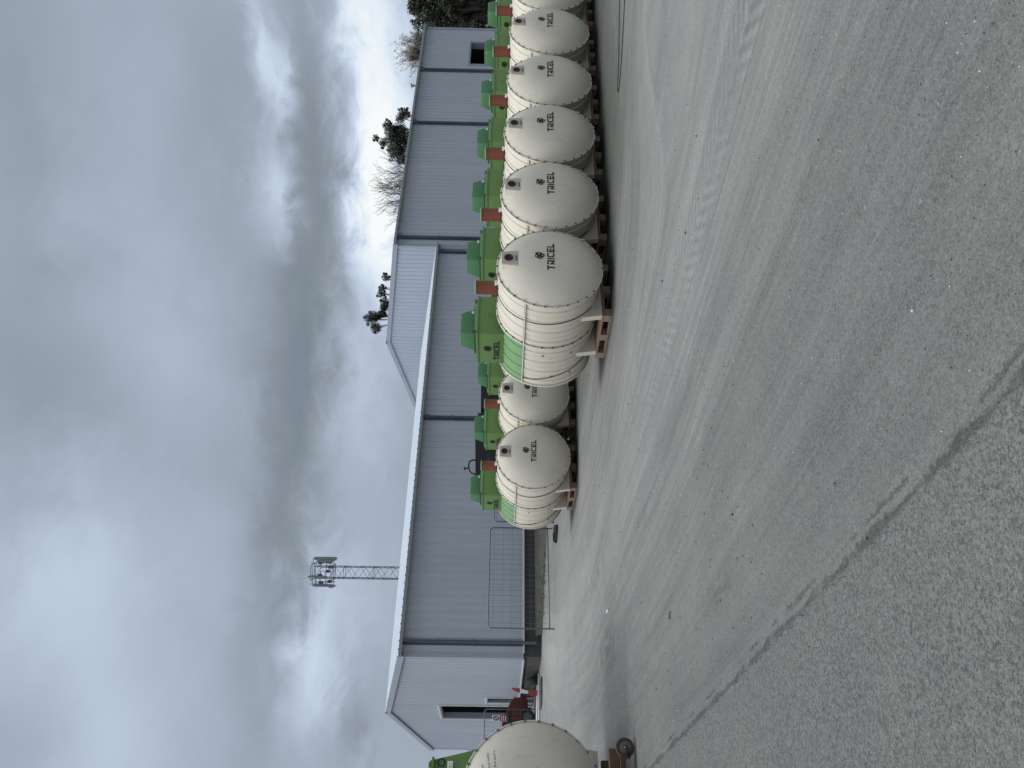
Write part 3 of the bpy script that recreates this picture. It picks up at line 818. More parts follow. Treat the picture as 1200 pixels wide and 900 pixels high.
def pallet_proto():
    root = empty('wooden_pallet', (0, 0, 0))
    m = MB()
    for i in range(9):
        a = -.55+i*.124; m.box(a, a+.108, 0, 1.06, .132, .156)
    for j in (0, .46, .92): m.box(-.55, .55, j, j+.14, .108, .1315)
    m.build('deck', 'wood', root)
    for i in (-.55, -.0725, .405):
        for j in (0, .46, .92):
            m = MB(); m.box(i, i+.145, j+.001, j+.139, .026, .1075, bev=.003); m.build('block', 'wood', root)
    for i in (-.55, -.0725, .405):
        m = MB(); m.box(i, i+.145, 0, 1.06, .002, .0255); m.build('bottom_board', 'wood', root)
    return root
pallet = pallet_proto()
def put(proto, used, x, y, label, group, rz=0, name=None):
    o = proto if not used[0] else copy_tree(proto)
    used[0] = True
    o.location = (x, y, gz(x)); o.rotation_euler = (0, 0, rz); o['label'] = label; o['group'] = group
    return o
ut, up_ = [False], [False]
tank['category'] = 'tank'; pallet['category'] = 'pallet'
rj = random.Random(21)
front = ['cream ribbed tank nearest the camera, whole flank, green turret and its lettering in view',
         'second cream tank of the front row, just right of the one whose flank shows',
         'third cream tank of the front row counted from its near end',
         'fourth cream tank of the front row counted from its near end',
         'fifth cream tank of the front row counted from its near end',
         'sixth cream tank of the front row, last one whose whole end shows',
         'seventh cream tank of the front row, cut off by the frame edge',
         'eighth cream tank of the front row, only its turret near the frame edge']
for i in range(8):
    x = XA+SP*i
    put(tank, ut, x, YA+rj.uniform(-.03, .03) if i else YA, front[i], 'cream tanks in the front row', rj.uniform(-.008, .008) if i else 0)
    put(pallet, up_, x+(rj.uniform(-.04, .04) if i else 0), YA+.46, 'wooden pallet under the %s tank of the front row' % ords[i], 'pallets under the front row of tanks')
for i in range(14):
    x = XG+SP*i
    lab = ('cream ribbed tank at the near end of the back row, beside the mesh fence' if i == 0 else
           'second tank of the back row, half hidden by the nearest front tank' if i == 1 else
           '%s tank of the back row, only its green turret or cowl above the front row' % ords[i])
    put(tank, ut, x, YG+rj.uniform(-.04, .04), lab, 'cream tanks in the back row', rj.uniform(-.01, .01))
    if i < 3:
        put(pallet, up_, x+.02, YG+.46, 'wooden pallet under the %s tank of the back row' % ords[i], 'pallets under the back row of tanks')

# the tank at the frame edge, standing on a castor trolley
jt = copy_tree(tank); JX, JY, JZ = 1.255, 9.74, .26
jt.location = (JX, JY, JZ); jt.rotation_euler = (0, 0, 0)
jt['label'] = 'cream tank on a rusty castor trolley, cut off by the frame, handwriting on its end'
if 'group' in jt: del jt['group']
for c in children(jt):
    if c.name.startswith('turret'):
        for k in [g for g in children(c)]:
            for kk in children(k):
                for k3 in children(kk): bpy.data.objects.remove(k3)
                bpy.data.objects.remove(kk)
            bpy.data.objects.remove(k)
        bpy.data.objects.remove(c)
m = MB(); zc = .981
m.frustum((-.62, .70, .98, 1.80), (-.5, .545, 1.02, 1.75), zc+.5, zc+1.22, bev=.03)
m.box(-.54, .57, .98, 1.79, zc+1.205, zc+1.235, bev=.008)
jtur = m.build('turret', 'green', jt, 30)
m = MB()
for k in range(6): m.box(-.45+k*.18, -.39+k*.18, 1.0, 1.08, zc+1.236, zc+1.275, bev=.006)
m.box(-.45, .54, 1.05, 1.70, zc+1.236, zc+1.262, bev=.01)
m.build('turret_lid', 'dgreen', jtur)
def jf(a, b, t): return (a, 1.0-.022+.055*(0) - .02*(1-(b)/.7) + .025*b - t-.0, zc+.5+b)
m = MB(); strokes(m, [arc(.50, .61, .043, 20, 160, 12), arc(.50, .61, .043, 200, 340, 12)], .022, jf, t=.012); m.build('turret_emblem', 'black', jtur)
m = MB(); m.box(.36, .52, .978, .992, zc+.965, zc+1.035); m.box(.38, .50, .974, .9775, zc+1.005, zc+1.011, mi=1); m.box(.38, .48, .974, .9775, zc+.985, zc+.991, mi=1)
m.build('turret_sticker', ['white', 'trim'], jtur)
# handwritten notes
m = MB(); rh = random.Random(4)
def onend2(a, b, t): return (a, dome(sqrt(a*a+b*b))-.001-t, zc+b)
for row, (za, xa, n) in enumerate(((.545, .16, 7), (.475, .17, 12), (.415, .27, 8))):
    x = xa
    for k in range(n):
        h = rh.uniform(.012, .026); ww = rh.uniform(.010, .018)
        z0 = za + (x-xa)*.12
        ln = [(x, z0+rh.uniform(-.003, .003)), (x+ww*.4, z0+h), (x+ww*.7, z0+h*.3), (x+ww, z0+h*rh.uniform(.2, 1))]
        strokes(m, [ln], .0045, onend2, t=.003)
        x += ww+.007 + (.012 if k in (2, 6) else 0)
m.build('handwriting', 'black', jt)

def castor_trolley():
    root = empty('castor_trolley', (JX, JY, gz(JX)))
    tag(root, 'rusty castor trolley with timber beams carrying the tank at the frame edge', 'trolley')
    zt = JZ + .15 - gz(JX)
    for yy in (-.52, .2, .95, 1.6):
        m = MB(); m.box(-.42, .42, yy, yy+.10, zt-.11, zt-.001, bev=.004); m.build('timber_beam', 'woodo', root)
    m = MB()
    for xx in (-.36, .30): m.box(xx, xx+.06, -.60, 1.75, zt-.17, zt-.112)
    for yy in (-.60, 1.69): m.box(-.299, .299, yy, yy+.06, zt-.17, zt-.112)
    m.build('steel_frame', 'rust', root)
    for xx in (-.34, .36):
        for yy in (-.56, 1.6):
            w_ = empty('castor', (xx, yy, 0)); w_.parent = root
            m = MB(); m.box(-.055, .055, -.055, .055, zt-.185, zt-.171)
            m.lathe_z([(zt-.215, .03), (zt-.186, .03)], 0, 0, 16)
            for s in (-1, 1): m.prism([(-.045, zt-.215), (.04, zt-.215), (.075, .085), (.045, .075)], s*.035-.004, s*.035+.004)
            m.box(-.05, .05, -.04, .04, zt-.222, zt-.212)
            m.build('fork', 'rust', w_)
            m = MB(); m.lathe_y([(-.024, .02), (-.024, .07), (-.027, .078), (-.024, .098), (-.012, .104), (.012, .104), (.024, .098), (.027, .078), (.024, .07), (.024, .02), (-.024, .02)], .06, .108, 32)
            m.build('wheel', 'rust', w_, 40)
            m = MB(); m.lathe_y([(-.0285, .022), (-.0255, .045), (-.0255, .066)], .06, .108, 24); m.build('hub', 'bolt', w_, 40)
            m = MB(); m.lathe_y([(-.046, 0), (-.046, .012), (.046, .012), (.046, 0)], .06, .108, 10); m.build('axle', 'steel', w_)
    return root
castor_trolley()

# ------------------------------------------------------------------ fences
def fence_panel(name, p0, p1, h, label, z0=.15, mesh_x=(.16, .10)):
    p0 = Vector(p0); p1 = Vector(p1); L = (p1-p0).length; ang = atan2(p1.y-p0.y, p1.x-p0.x)
    root = empty(name, p0, ang); tag(root, label, 'fence')
    m = MB(); r = .12
    pts = [(0, 0, 0), (0, 0, h-r)] + [(r-r*cos(radians(a)), 0, h-r+r*sin(radians(a))) for a in (22, 45, 68)] + [(r, 0, h), (L-r, 0, h)] + \
          [(L-r+r*sin(radians(a)), 0, h-r+r*cos(radians(a))) for a in (22, 45, 68)] + [(L, 0, h-r), (L, 0, 0)]
    m.tube(pts, .021, 8); m.tube([(0, 0, z0), (L, 0, z0)], .019, 8)
    m.build('frame', 'steel', root)
    m = MB(); x = mesh_x[0]
    while x < L-.03:
        m.tube([(x, .0, z0), (x, .0, h)], .004, 4, cap=False); x += .165
    z = z0+.28
    while z < h-.05:
        m.tube([(0, .0085, z), (L, .0085, z)], .0045, 4, cap=False); z += .28
    m.build('wire_mesh', 'steel', root, normals=True)
    return root
fence_panel('mesh_fence_panel', (7.28, 22.44, gz(7.3)), (10.48, 22.44, gz(10.4)-.02), 1.97, 'grey wire mesh fence panel standing alone in front of the low shed')
fence_panel('mesh_fence_panel', (10.72, 22.5, gz(10.7)), (14.1, 22.7, gz(14)), 1.93, 'grey wire mesh fence panel mostly hidden behind the back row of tanks')
f3 = fence_panel('mesh_fence_panel', (4.1, 33.0, gz(4)), (7.4, 33.0, gz(7.4)), 2.1, 'grey mesh fence panel with a warning sign, by the gable end', z0=.35)
def foot(x, y, rz, label, mat='rubber', s=1.0):
    m = MB(); m.prism([(-.34*s, 0), (.34*s, 0), (.34*s, .06), (.24*s, .13), (.08*s, .13), (.06*s, .08), (-.06*s, .08), (-.08*s, .13), (-.24*s, .13), (-.34*s, .06)], -.11, .11)
    o = m.build('fence_foot', mat, None, loc=(x, y, gz(x)+.001)); o.rotation_euler = (0, 0, rz)
    tag(o, label, 'fence foot')
foot(9.62, 20.95, -1.30, 'black rubber fence foot lying loose beside the end tank of the back row', s=.85)
foot(6.95, 33.1, 0.1, 'dark fence foot under the fence panel with the sign', s=1.4)
# the sign
m = MB()
sx, sz = 6.93, 1.56
m.box(sx, sx+.24, 32.955, 32.972, sz, sz+.30, mi=0, bev=.004)
m.box(sx, sx+.24, 32.955, 32.972, sz-.31, sz-.004, mi=1, bev=.004)
pts = [(sx+.12+.075*cos(a*pi/12), 32.95, sz+.15+.11*sin(a*pi/12)) for a in range(24)]
m.tube(pts, .016, 6, mi=2, closed=True)
m.tube([(sx+.08, 32.945, sz+.10), (sx+.16, 32.945, sz+.2)], .013, 6, mi=2)
for k in range(3): m.box(sx+.03, sx+.21, 32.948, 32.954, sz-.09-k*.08, sz-.06-k*.08, mi=0)
sg = m.build('safety_sign', ['white', 'red', 'black'])
tag(sg, 'white and red safety sign hung on the mesh fence by the gable', 'sign')
# red and white marker, pipes, mat, sack
m = MB()
def plank(m, segs):
    for (a, b, wa, wb, mi) in segs:
        a = Vector(a); b = Vector(b)
        v = [(a.x-wa, a.y, a.z), (a.x+wa, a.y, a.z), (b.x+wb, b.y, b.z), (b.x-wb, b.y, b.z)]
        w_ = [(p[0], p[1]+.03, p[2]) for p in v]
        A = [m.bm.verts.new(p) for p in v]; B = [m.bm.verts.new(p) for p in w_]
        for f in [A, B[::-1]] + [(A[i], B[i], B[(i+1) % 4], A[(i+1) % 4]) for i in range(4)]:
            m.bm.faces.new(f).material_index = mi
plank(m, [((7.58, 31, gz(7.6)+.02), (7.56, 31.02, .30), .08, .12, 0), ((7.56, 31.02, .30), (7.60, 31.04, .48), .12, .06, 0), ((7.60, 31.04, .48), (7.66, 31.06, .80), .05, .085, 1), ((7.66, 31.06, .80), (7.74, 31.08, 1.10), .085, .03, 0)])
o = m.build('marker_board', ['red', 'white']); tag(o, 'red and white striped marker leaning beside the shed corner', 'marker')
for k, (a, b, r) in enumerate((((6.3, 31.4, .12), (7.9, 31.2, .10), .045), ((6.2, 30.9, .07), (8.3, 31.0, .06), .035))):
    m = MB(); m.tube([a, ((a[0]+b[0])/2, (a[1]+b[1])/2, (a[2]+b[2])/2+.02), b], r, 10); o = m.build('plastic_pipe', 'lite')
    tag(o, ('thicker pale pipe lying behind' if k == 0 else 'thinner pale pipe lying in front of') + ' the other by the fence foot', 'pipe', 'pale pipes on the ground by the gable')
m = MB(); m.box(6.75, 7.75, 29.3, 30.2, gz(7)+.004, gz(7)+.05, bev=.01); o = m.build('rubber_mat', 'block'); tag(o, 'dark flat mat on the concrete in front of the pale pipes', 'mat')
m = MB(); bmesh.ops.create_icosphere(m.bm, subdivisions=3, radius=1)
for v in m.bm.verts:
    n = .16*sin(v.co.x*5+v.co.z*4)+.10*sin(v.co.y*9+1); v.co = Vector((v.co.x*.28*(1+n), v.co.y*.72*(1+n*.6), max(-.6, v.co.z)*.34*(1+n)+.19))
for f in m.bm.faces: f.smooth = True
o = m.build('bin_bag', 'rubber', loc=(8.3, 32.6, gz(8.3))); tag(o, 'black sack slumped against the gable plinth', 'sack')

# ------------------------------------------------------------------ maroon car by the gable door
def car():
    root = empty('parked_car', (4.2, 35.4, gz(5))); tag(root, 'maroon car parked at the gable end, mostly hidden behind the mesh fence', 'car')
    W = .84
    m = MB()
    side = [(0, .30), (.05, .62), (.35, .86), (1.05, .95), (1.75, 1.36), (3.05, 1.40), (3.75, 1.10), (3.98, .98), (4.08, .60), (4.05, .30)]
    m.prism(side, -W, W)
    es = [e for e in m.bm.edges]
    bmesh.ops.bevel(m.bm, geom=es, offset=.05, segments=3, affect='EDGES')
    m.build('body', 'maroon', root, 40)
    for sg in (-1, 1):
        m = MB(); y = sg*(W+.004)
        m.prism([(1.22, .97), (1.82, 1.30), (2.35, 1.32), (2.35, .97)], y-.006, y+.006); m.prism([(2.43, .97), (2.43, 1.32), (3.0, 1.33), (3.5, 1.08), (3.5, .99)], y-.006, y+.006)
        m.build('side_window', 'glass', root)
        for xx in (.78, 3.25):
            m = MB(); m.lathe_y([(-.09, 0), (-.10, .19), (-.11, .2), (-.11, .29), (-.09, .315), (.09, .315), (.11, .29), (.11, .2), (.10, .19), (.09, 0)], xx, .315, 28)
            wl = m.build('wheel', ['rubber'], root, 30); wl.location = (0, sg*(W-.09), 0)
            m = MB(); m.lathe_y([(-.112, 0), (-.118, .05), (-.113, .19)], xx, .315, 20); m.build('rim', 'bolt', wl, 30)
        m = MB(); m.box(3.97, 4.085, sg*.70-.08, sg*.70+.08, .78, .92, bev=.02); m.build('tail_light', 'lamp', root)
    m = MB(); m.prism([(3.20, 1.36), (3.72, 1.135), (3.73, 1.125), (3.22, 1.33)], -.66, .66); m.build('rear_window', 'glass', root)
    m = MB(); m.box(4.03, 4.12, -.78, .78, .34, .56, bev=.03); m.build('bumper', 'maroon', root)
    return root
car()

# ------------------------------------------------------------------ black machine behind the back row
def machine():
    root = empty('work_machine', (12, 19, gz(12))); tag(root, 'black work machine with a curved guard bar, hidden behind the back row of tanks', 'machine')
    g = gz(12)
    def part(m, nm, mat='machine', sharp=None):
        bmesh.ops.transform(m.bm, matrix=Matrix.Translation((-12, -19, -g)), verts=m.bm.verts)
        return m.build(nm, mat, root, sharp)
    m = MB(); m.prism([(10.5, 2.40), (10.46, 2.30), (10.55, 1.2), (11.75, 1.2), (11.72, 2.30), (11.68, 2.45)], 19, 20.3); part(m, 'cab')
    m = MB(); m.box(10.7, 11.5, 18.98, 18.999, 1.45, 2.1); part(m, 'cab_window', 'glass')
    m = MB(); m.prism([(12.74, 2.32), (12.78, 1.1), (14.3, 1.1), (14.2, 2.36)], 19, 20.3); part(m, 'engine_cover')
    m = MB(); m.prism([(12.40, 2.42), (12.44, 2.12), (12.54, 2.16), (12.60, 2.10), (12.64, 2.42), (12.57, 2.38)], 19.1, 19.5); part(m, 'bracket')
    m = MB(); m.box(10.7, 14.2, 19.05, 20.25, .5, 1.6, bev=.05); m.box(11.6, 12.9, 19.2, 20.1, 1.55, 2.0); part(m, 'chassis')
    for x in (11.2, 13.7):
        for y in (18.95, 20.1):
            m = MB(); m.lathe_y([(y, 0), (y, .3), (y+.02, .45), (y+.28, .45), (y+.3, .3), (y+.3, 0)], x, g+.45, 28); part(m, 'wheel', 'rubber', 30)
    m = MB()
    m.tube([(11.01, 19.1, 2.40), (11.01, 19.1, 2.50), (10.97, 19.1, 2.575), (10.88, 19.1, 2.61), (10.72, 19.1, 2.60), (10.6, 19.1, 2.54), (10.56, 19.1, 2.46), (10.54, 19.1, 2.38)], .024, 8)
    m.tube([(10.75, 19.1, 2.6), (10.73, 19.1, 2.70)], .022, 8); m.lathe_z([(2.69, .03), (2.735, .06), (2.74, 0)], 10.73, 19.1, 12); part(m, 'guard_bar')
machine()

# ------------------------------------------------------------------ lattice mast
def mast():
    root = empty('lattice_mast', (37.75, 95, -1)); tag(root, 'grey steel lattice telecoms mast with antennas, rising behind the low shed', 'mast')
    w_ = .72; H = 24.3
    dirx = Vector((.55, .83, 0)).normalized()       # orient one face roughly to the yard
    ang = radians(-36+8)
    C_ = [Matrix.Rotation(ang, 3, 'Z') @ Vector((a*w_, b*w_, 0)) for a, b in ((-1, -1), (1, -1), (1, 1), (-1, 1))]
    m = MB()
    for c in C_: m.tube([(c.x, c.y, 0), (c.x, c.y, H+2.2)], .045, 4)
    m.build('leg_frame', 'mast', root)
    m = MB(); z = 0; k = 0
    while z < H+1.5:
        for i in range(4):
            a, b = C_[i], C_[(i+1) % 4]
            if k % 2: a, b = b, a
            m.tube([(a.x, a.y, z), (b.x, b.y, z+.95)], .028, 4, cap=False)
            if k % 4 == 0: m.tube([(a.x, a.y, z), (b.x, b.y, z)], .034, 4, cap=False)
        z += .95; k += 1
    m.build('bracing', 'mast', root)
    m = MB(); m.tube([(C_[0].x*.9, C_[0].y*.9-.15, 0), (C_[0].x*.9, C_[0].y*.9-.15, H)], .05, 4); m.build('cable_run', 'dpipe', root)
    # head frame and antennas
    for z in (24.2, 27.0-.1):
        m = MB()
        for i in range(4):
            a, b = C_[i]*1.35, C_[(i+1) % 4]*1.35
            m.tube([(a.x, a.y, z), (b.x, b.y, z)], .05, 4)
        for s in (-1, 1):
            e = Matrix.Rotation(ang, 3, 'Z') @ Vector((s*1.75, 0, 0)); m.tube([(0, 0, z), (e.x, e.y, z)], .045, 4)
        m.build('head_frame', 'dpipe', root)
    for i, (sx_, sy_, z0, z1) in enumerate(((-1.7, -.4, 23.9, 26.6), (-1.75, .5, 24.1, 26.9), (1.7, -.4, 23.9, 26.7), (1.75, .5, 24.0, 26.9), (-.5, -1.1, 24.8, 27.2), (1.45, -.9, 24.3, 26.2))):
        p = Matrix.Rotation(ang, 3, 'Z') @ Vector((sx_, sy_, 0))
        m = MB(); m.box(p.x-.12, p.x+.12, p.y-.08, p.y+.08, z0, z1, bev=.03); m.build('antenna', 'antenna', root)
        m = MB(); m.box(p.x-.16, p.x+.14, p.y+.1, p.y+.28, z0+.2, z0+.8, bev=.03); m.tube([(p.x, p.y+.05, z0-.2), (p.x, p.y+.05, z1+.1)], .035, 5); m.build('radio_unit', 'dpipe', root)
    for k, (a, b, z) in enumerate(((-1.2, 0, 24.4), (1.25, .1, 24.5), (-1.3, -.3, 25.4), (1.2, -.4, 25.6), (.2, -.9, 24.5), (-.3, -.9, 25.5), (.75, -.95, 24.2))):
        p = Matrix.Rotation(ang, 3, 'Z') @ Vector((a, b, 0)); m = MB(); m.box(p.x-.17, p.x+.17, p.y-.14, p.y+.14, z, z+.55, bev=.04); m.tube([(p.x, p.y+.2, z-.3), (p.x, p.y+.2, z+1.5)], .03, 5); m.build('radio_unit', 'dpipe', root)
    m = MB()
    for z in (24.9, 26.2):
        for i in range(4):
            a, b = C_[i]*1.9, C_[(i+1) % 4]*1.9; m.tube([(a.x, a.y, z), (b.x, b.y, z)], .035, 4)
        for i in range(4): m.tube([tuple(C_[i][:2])+(z,), tuple((C_[i]*1.9)[:2])+(z,)], .03, 4)
    for i in range(4): a = C_[i]*1.9; m.tube([(a.x, a.y, 24.1), (a.x, a.y, 27)], .03, 4)
    m.build('antenna_frame', 'dpipe', root)
    for s in (-1, 1):
        p = Matrix.Rotation(ang, 3, 'Z') @ Vector((s*.75, -.6, 0))
        m = MB(); m.tube([(p.x, p.y, 26), (p.x, p.y, 28.6)], .012, 4); m.build('whip_aerial', 'dpipe', root)
mast()

# ------------------------------------------------------------------ trees
def leaf_clump(m, c, r, n, size, rnd, mi=0, flat=1.0):
    for _ in range(n):
        d = Vector((rnd.gauss(0, 1), rnd.gauss(0, 1), rnd.gauss(0, 1))).normalized()
        p = Vector(c) + Vector((d.x*r, d.y*r, d.z*r*flat))*rnd.random()**.45
        q = Vector((rnd.gauss(0, 1), rnd.gauss(0, 1), rnd.gauss(0, 1))).normalized(); t = q.orthogonal().normalized()
        s = size*rnd.uniform(.5, 1.3)
        m.face([p-t*s*.5, p+q*s*.45+t*s*.1, p+t*s*.6, p-q*s*.45], mi)
def branch(m, p, d, L, r, depth, rnd, tips, spread=.6, up=.15):
    n = 4; pts = [Vector(p)]; dd = Vector(d).normalized()
    for i in range(n):
        dd = (dd + Vector((rnd.gauss(0, .13), rnd.gauss(0, .13), rnd.gauss(0, .08)+up*.25))).normalized(); pts.append(pts[-1]+dd*L/n)
    r1 = max(r*.55, .012)
    m.tube(pts, [r+(r1-r)*i/n for i in range(n+1)], 6 if r > .08 else 4, cap=False)
    if depth == 0: tips.append(pts[-1]); return
    k = rnd.choice((3, 4)) if depth > 1 else 4
    for i in range(k):
        a = pts[1+int((n-1)*(i+.7)/k)] if i < k-1 else pts[-1]
        q = Vector((rnd.gauss(0, spread), rnd.gauss(0, spread), rnd.gauss(0, spread*.6)+up))
        branch(m, a, (dd+q), L*rnd.uniform(.55, .78), r1*.8, depth-1, rnd, tips, spread, up)
def clump_tree(name, base, clumps, leaf, size, dens, label, seed, depth_y=1.5, trunk_r=.25, bare=False, twigs=True):
    rnd = random.Random(seed); root = empty(name, base); tag(root, label, 'tree')
    b = Vector(base)
    m = MB(); top = max(c[2] for c in clumps)
    cx = sum(c[0] for c in clumps)/len(clumps); cy = sum(c[1] for c in clumps)/len(clumps)
    lo = min(c[2] for c in clumps)
    fork = Vector((cx, cy, max(lo*.6, b.z+1.5)))-b
    m.tube([(0, 0, 0), fork*.5+Vector((.2, .1, 0)), fork], [trunk_r, trunk_r*.8, trunk_r*.6], 8)
    for c in clumps:
        t = Vector(c[:3])-b
        mid = fork.lerp(t, .5)+Vector((rnd.uniform(-.4, .4), rnd.uniform(-.4, .4), .3))
        m.tube([fork, mid, t], [trunk_r*.42, trunk_r*.25, .03], 5, cap=False)
        if twigs:
            for _ in range(7):
                d = Vector((rnd.gauss(0, 1), rnd.gauss(0, 1), rnd.gauss(.2, 1))).normalized()*c[3]*1.15
                m.tube([mid.lerp(t, rnd.uniform(.4, 1)), t+d*.6, t+d], .022, 4, cap=False)
    m.build('trunk', 'bark', root)
    m = MB()
    for c in clumps:
        leaf_clump(m, Vector(c[:3])-b, c[3], int(dens*c[3]**2)+25, size, rnd)
        for _ in range(4):   # ragged satellites
            d = Vector((rnd.gauss(0, 1), rnd.gauss(0, 1), rnd.gauss(0, 1))).normalized()*c[3]*1.05
            leaf_clump(m, Vector(c[:3])-b+d, c[3]*.3, int(dens*.05)+8, size, rnd)
    m.build('crown', leaf, root, normals=False)
def bare_tree(name, base, tips_at, label, seed, leafmat=None):
    rnd = random.Random(seed); root = empty(name, base); tag(root, label, 'tree'); b = Vector(base)
    m = MB(); tips = []
    ctr = sum((Vector(t) for t in tips_at), Vector())/len(tips_at)
    fork = Vector((ctr.x, ctr.y, b.z+(ctr.z-b.z)*.45))-b
    m.tube([(0, 0, 0), fork*.55, fork], [.3, .24, .18], 8)
    for t in tips_at:
        T = Vector(t)-b; d = T-fork
        st = fork + d*.55
        m.tube([fork, fork+d*.3+Vector((rnd.uniform(-.2, .2), 0, .1)), st], [.12, .09, .065], 5, cap=False)
        for _ in range(3):
            branch(m, st-d*rnd.uniform(0, .12), d.normalized()+Vector((rnd.gauss(0, .25), rnd.gauss(0, .25), rnd.gauss(.05, .15))), d.length*.26, .05, 3, rnd, tips, .42, .12)
    m.build('trunk', 'twig', root)
    if leafmat:
        m = MB()
        for t in tips: leaf_clump(m, t, .22, 5, .15, rnd)
        m.build('crown', leafmat, root, normals=False)
g100 = gz(100)
T1 = [(82.96, 12.4, .66), (81.35, 12.45, .56), (80.0, 11.6, .73), (79.18, 10.62, .64), (81.8, 10.35, 1.3), (79.78, 8.83, .83), (82.26, 8.05, 1.31), (80.22, 6.56, .92), (83.42, 6.23, 1.32), (85.35, 12.03, 1.14), (88.14, 13.22, 1.17), (86.4, 9.72, 1.54), (87.48, 6.89, 1.55), (82.06, 4.78, .93)]
rt = random.Random(2)
extra = [(rt.uniform(78.9, 90), rt.uniform(0, 11.8), rt.uniform(.5, 1.1)) for _ in range(80)]
clump_tree('evergreen_tree', (83, 44.5, g100), [(x, 44+rt.uniform(-1.3, 1.3), z, r) for x, z, r in T1+extra], 'leafd', .24, 420,
           'tall dark ivy-covered tree behind the far end of the tall shed', 31, trunk_r=.5)
clump_tree('evergreen_tree', (90, 49.5, g100), [(rt.uniform(84, 100), 49+rt.uniform(-1.5, 1.5), rt.uniform(1, 12), rt.uniform(.9, 1.6)) for _ in range(26)], 'leafd', .24, 200,
           'dark tree just beyond the ivy-covered one, cut off by the frame edge', 33, trunk_r=.4)
bare_tree('broadleaf_tree', (103.5, 62, g100), [(104.0, 62, 17.6), (105.2, 62.3, 17.4), (101.6, 61.6, 16.6), (103.2, 62.4, 17.2), (106.4, 62, 16.5), (100.9, 62, 16), (102.6, 62, 16.4), (104.8, 61.7, 16.4)], 'pale twiggy tree with dry leaves above the tall shed roof', 41, 'leafb')
clump_tree('evergreen_tree', (101, 60, g100), [(100.2, 60.3, 14.8, .55), (98.7, 60.2, 15.2, .36), (104.0, 60, 14.6, .5), (102.5, 60, 14.2, .7)], 'leafd', .2, 300, 'low dark tree beneath the pale twiggy one, over the tall shed roof', 42)
clump_tree('evergreen_tree', (95, 62, g100), [(95.03, 62, 15.0, .26), (94.7, 62, 14.3, .3)], 'leafm', .15, 200, 'small tree tip alone above the tall shed roof', 43, trunk_r=.1)
clump_tree('evergreen_tree', (80.5, 60, g100), [(x, 60+rt.uniform(-.8, .8), z, r*1.3) for x, z, r in [(81.6, 15.6, .9), (79.3, 14.9, .9), (83.4, 15.5, .7), (79.2, 15.8, .7), (81.19, 18.32, .33), (80.54, 17.4, .43), (82.63, 16.87, .55), (80.41, 16.11, .9), (77.92, 15.33, .85), (81.78, 16.46, .65), (85.72, 15.21, .5), (84.1, 15.39, .5), (86.65, 14.96, .4), (75.99, 14.42, .41), (80.98, 14.67, .86)]], 'leafd', .15, 1500,
           'dark leafy tree top beside the bare one, over the tall shed roof', 44)
bare_tree('bare_tree', (70.5, 60, g100), [(74.3, 60, 17.0), (71.97, 60.3, 17.2), (70.46, 59.7, 17.0), (68.26, 60.3, 16.5), (66.0, 60, 15.4), (75.5, 60, 15.8)], 'leafless tree with fine grey twigs over the tall shed roof', 45)
P5 = [(66.16, 16.6, .37), (64.43, 16.84, .32), (63.86, 16.99, .37), (62.47, 16.42, .42), (61.65, 16.13, .41), (61.1, 16.38, .31), (60.25, 17.52, .5), (59.31, 17.61, .6), (58.4, 17.0, .55), (59.73, 16.74, .4), (60.02, 16.2, .31)]
clump_tree('pine_tree', (60, 70, g100), [(x, 70+rt.uniform(-.4, .4), z, r*1.3) for x, z, r in P5 if x < 61], 'leafd', .12, 2600, 'pine with a rounded dark crown above the ridge of the tall shed', 46)
clump_tree('pine_tree', (64, 70, g100), [(x, 70+rt.uniform(-.4, .4), z, r*1.4) for x, z, r in P5 if x >= 61], 'leafd', .12, 2600, 'pine with small separate clumps along the ridge of the tall shed', 47)
clump_tree('shrub', (12.4, 70, gz(12)), [(12.2+.5*i, 70, 3.2+.25*sin(i*2), .7) for i in range(-3, 3)], 'leafm', .2, 160, 'scruffy bush beyond the gable end, beside the edge tank', 48, trunk_r=.1)

# ------------------------------------------------------------------ small things on the concrete
m = MB(); pts = []
for (x, y) in ((14.6, 5.1), (13.2, 5.75), (11.9, 6.2), (11.2, 6.55), (10.75, 6.85), (10.6, 6.93), (10.52, 6.84), (10.6, 6.6), (10.9, 6.25), (11.4, 5.8), (12.2, 5.3), (13.2, 4.7)): pts.append(Vector((x, y, gz(x)+.016)))
def smooth(pts, n=6):
    out = []
    for i in range(len(pts)-1):
        p0, p1, p2, p3 = pts[max(i-1, 0)], pts[i], pts[i+1], pts[min(i+2, len(pts)-1)]
        for k in range(n):
            t = k/n; out.append(.5*((2*p1)+(p2-p0)*t+(2*p0-5*p1+4*p2-p3)*t*t+(3*p1-p0-3*p2+p3)*t**3))
    return out+[pts[-1]]
m.tube(smooth(pts), .007, 6); o = m.build('cable', 'rubber'); tag(o, 'thin dark cable looped on the concrete beside the front row of tanks', 'cable')
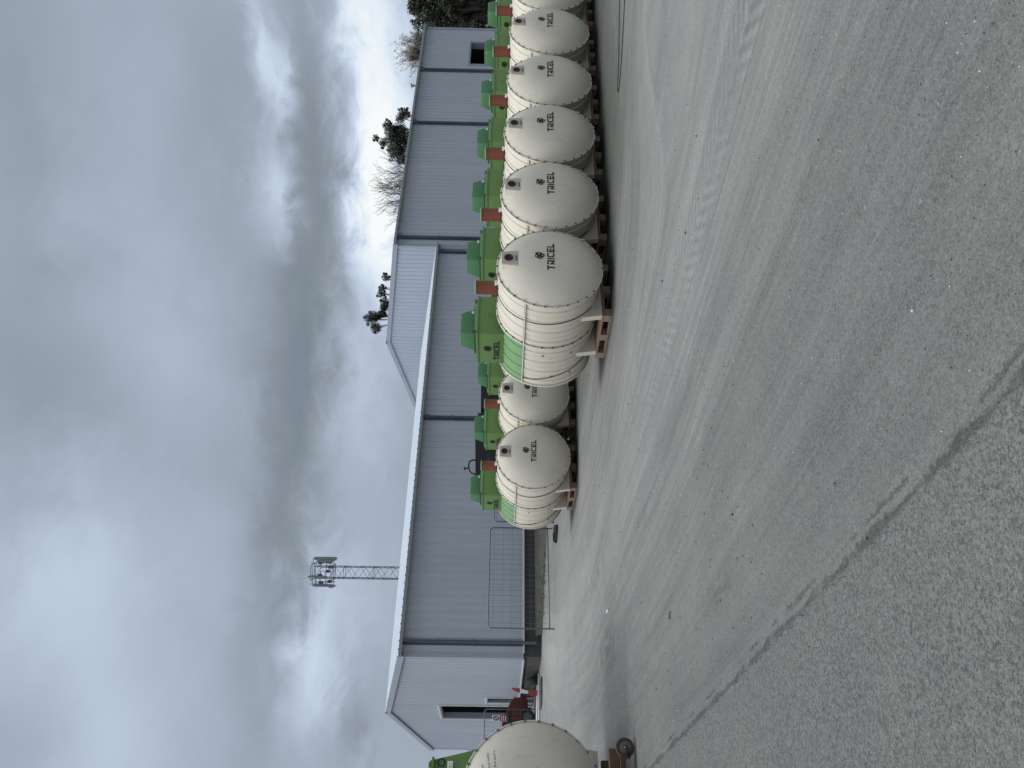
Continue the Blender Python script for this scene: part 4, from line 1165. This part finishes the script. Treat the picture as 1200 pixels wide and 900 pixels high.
m = MB(); m.tube(smooth([Vector(p) for p in ((2.36, 6.74, .116), (2.345, 6.765, .122), (2.33, 6.78, .122), (2.315, 6.81, .116))]), [.006]*19, 5); o = m.build('twig', 'bark'); tag(o, 'small dark twig lying alone on the open concrete', 'twig')
m = MB(); m.prism([(3.76, 10.75), (3.79, 10.77), (3.81, 10.86), (3.80, 10.93), (3.77, 10.88)], gz(3.8)+.003, gz(3.8)+.02, 'z'); o = m.build('paper_scrap', 'scrap'); tag(o, 'white scrap of litter on the open concrete', 'litter')
m = MB(); rg = random.Random(9)
for k in range(2600):
    y = .8+rg.random()**1.7*20; x = rg.uniform(-1, 4)+y*rg.uniform(-.2, 1.0)
    if 7.3 < x and 7.6 < y < 11 or x > 7.5 and 13.5 < y: continue
    s = rg.uniform(.0012, .0030)*(1 if y < 4 else 1.7) * (1.8 if rg.random() < .04 else 1)
    c = Vector((x, y, gz(x)+s*.5)); a = rg.uniform(0, 6)
    Mx = Matrix.Translation(c) @ Matrix.Rotation(a, 4, 'Z') @ Matrix.Rotation(rg.uniform(-.4, .4), 4, 'X')
    m.box(-s, s*1.1, -s*.7, s*.8, -s*.5, s*.6, mi=rg.choice((0, 0, 0, 1, 2)), M=Mx)
o = m.build('loose_grit', ['block', 'kerb', 'scrap'], normals=False); tag(o, kind='stuff', label='loose stones and crumbs scattered over the concrete', cat='grit')
m = MB()
for k in range(450):
    x = rg.uniform(9.5, 34); y = 27.2+.4*sin(x*.9)+abs(rg.gauss(0, .8))
    if y > 29.8: continue
    for q in range(4):
        a = rg.uniform(0, 6.28); h = rg.uniform(.03, .12); p = Vector((x+rg.uniform(-.08, .08), y+rg.uniform(-.08, .08), gz(x)+.01+max(.03, .215-gz(x))*(max(y-27.2, 0)/2.7)**1.3))
        m.face([p-Vector((cos(a)*.02, sin(a)*.02, 0)), p+Vector((cos(a)*.02, sin(a)*.02, 0)), p+Vector((rg.uniform(-.06, .06), rg.uniform(-.06, .06), h))])
o = m.build('verge_weeds', 'grassm', normals=False); tag(o, kind='stuff', label='short dry weeds along the verge in front of the sheds', cat='weeds')
bpy.context.view_layer.update()
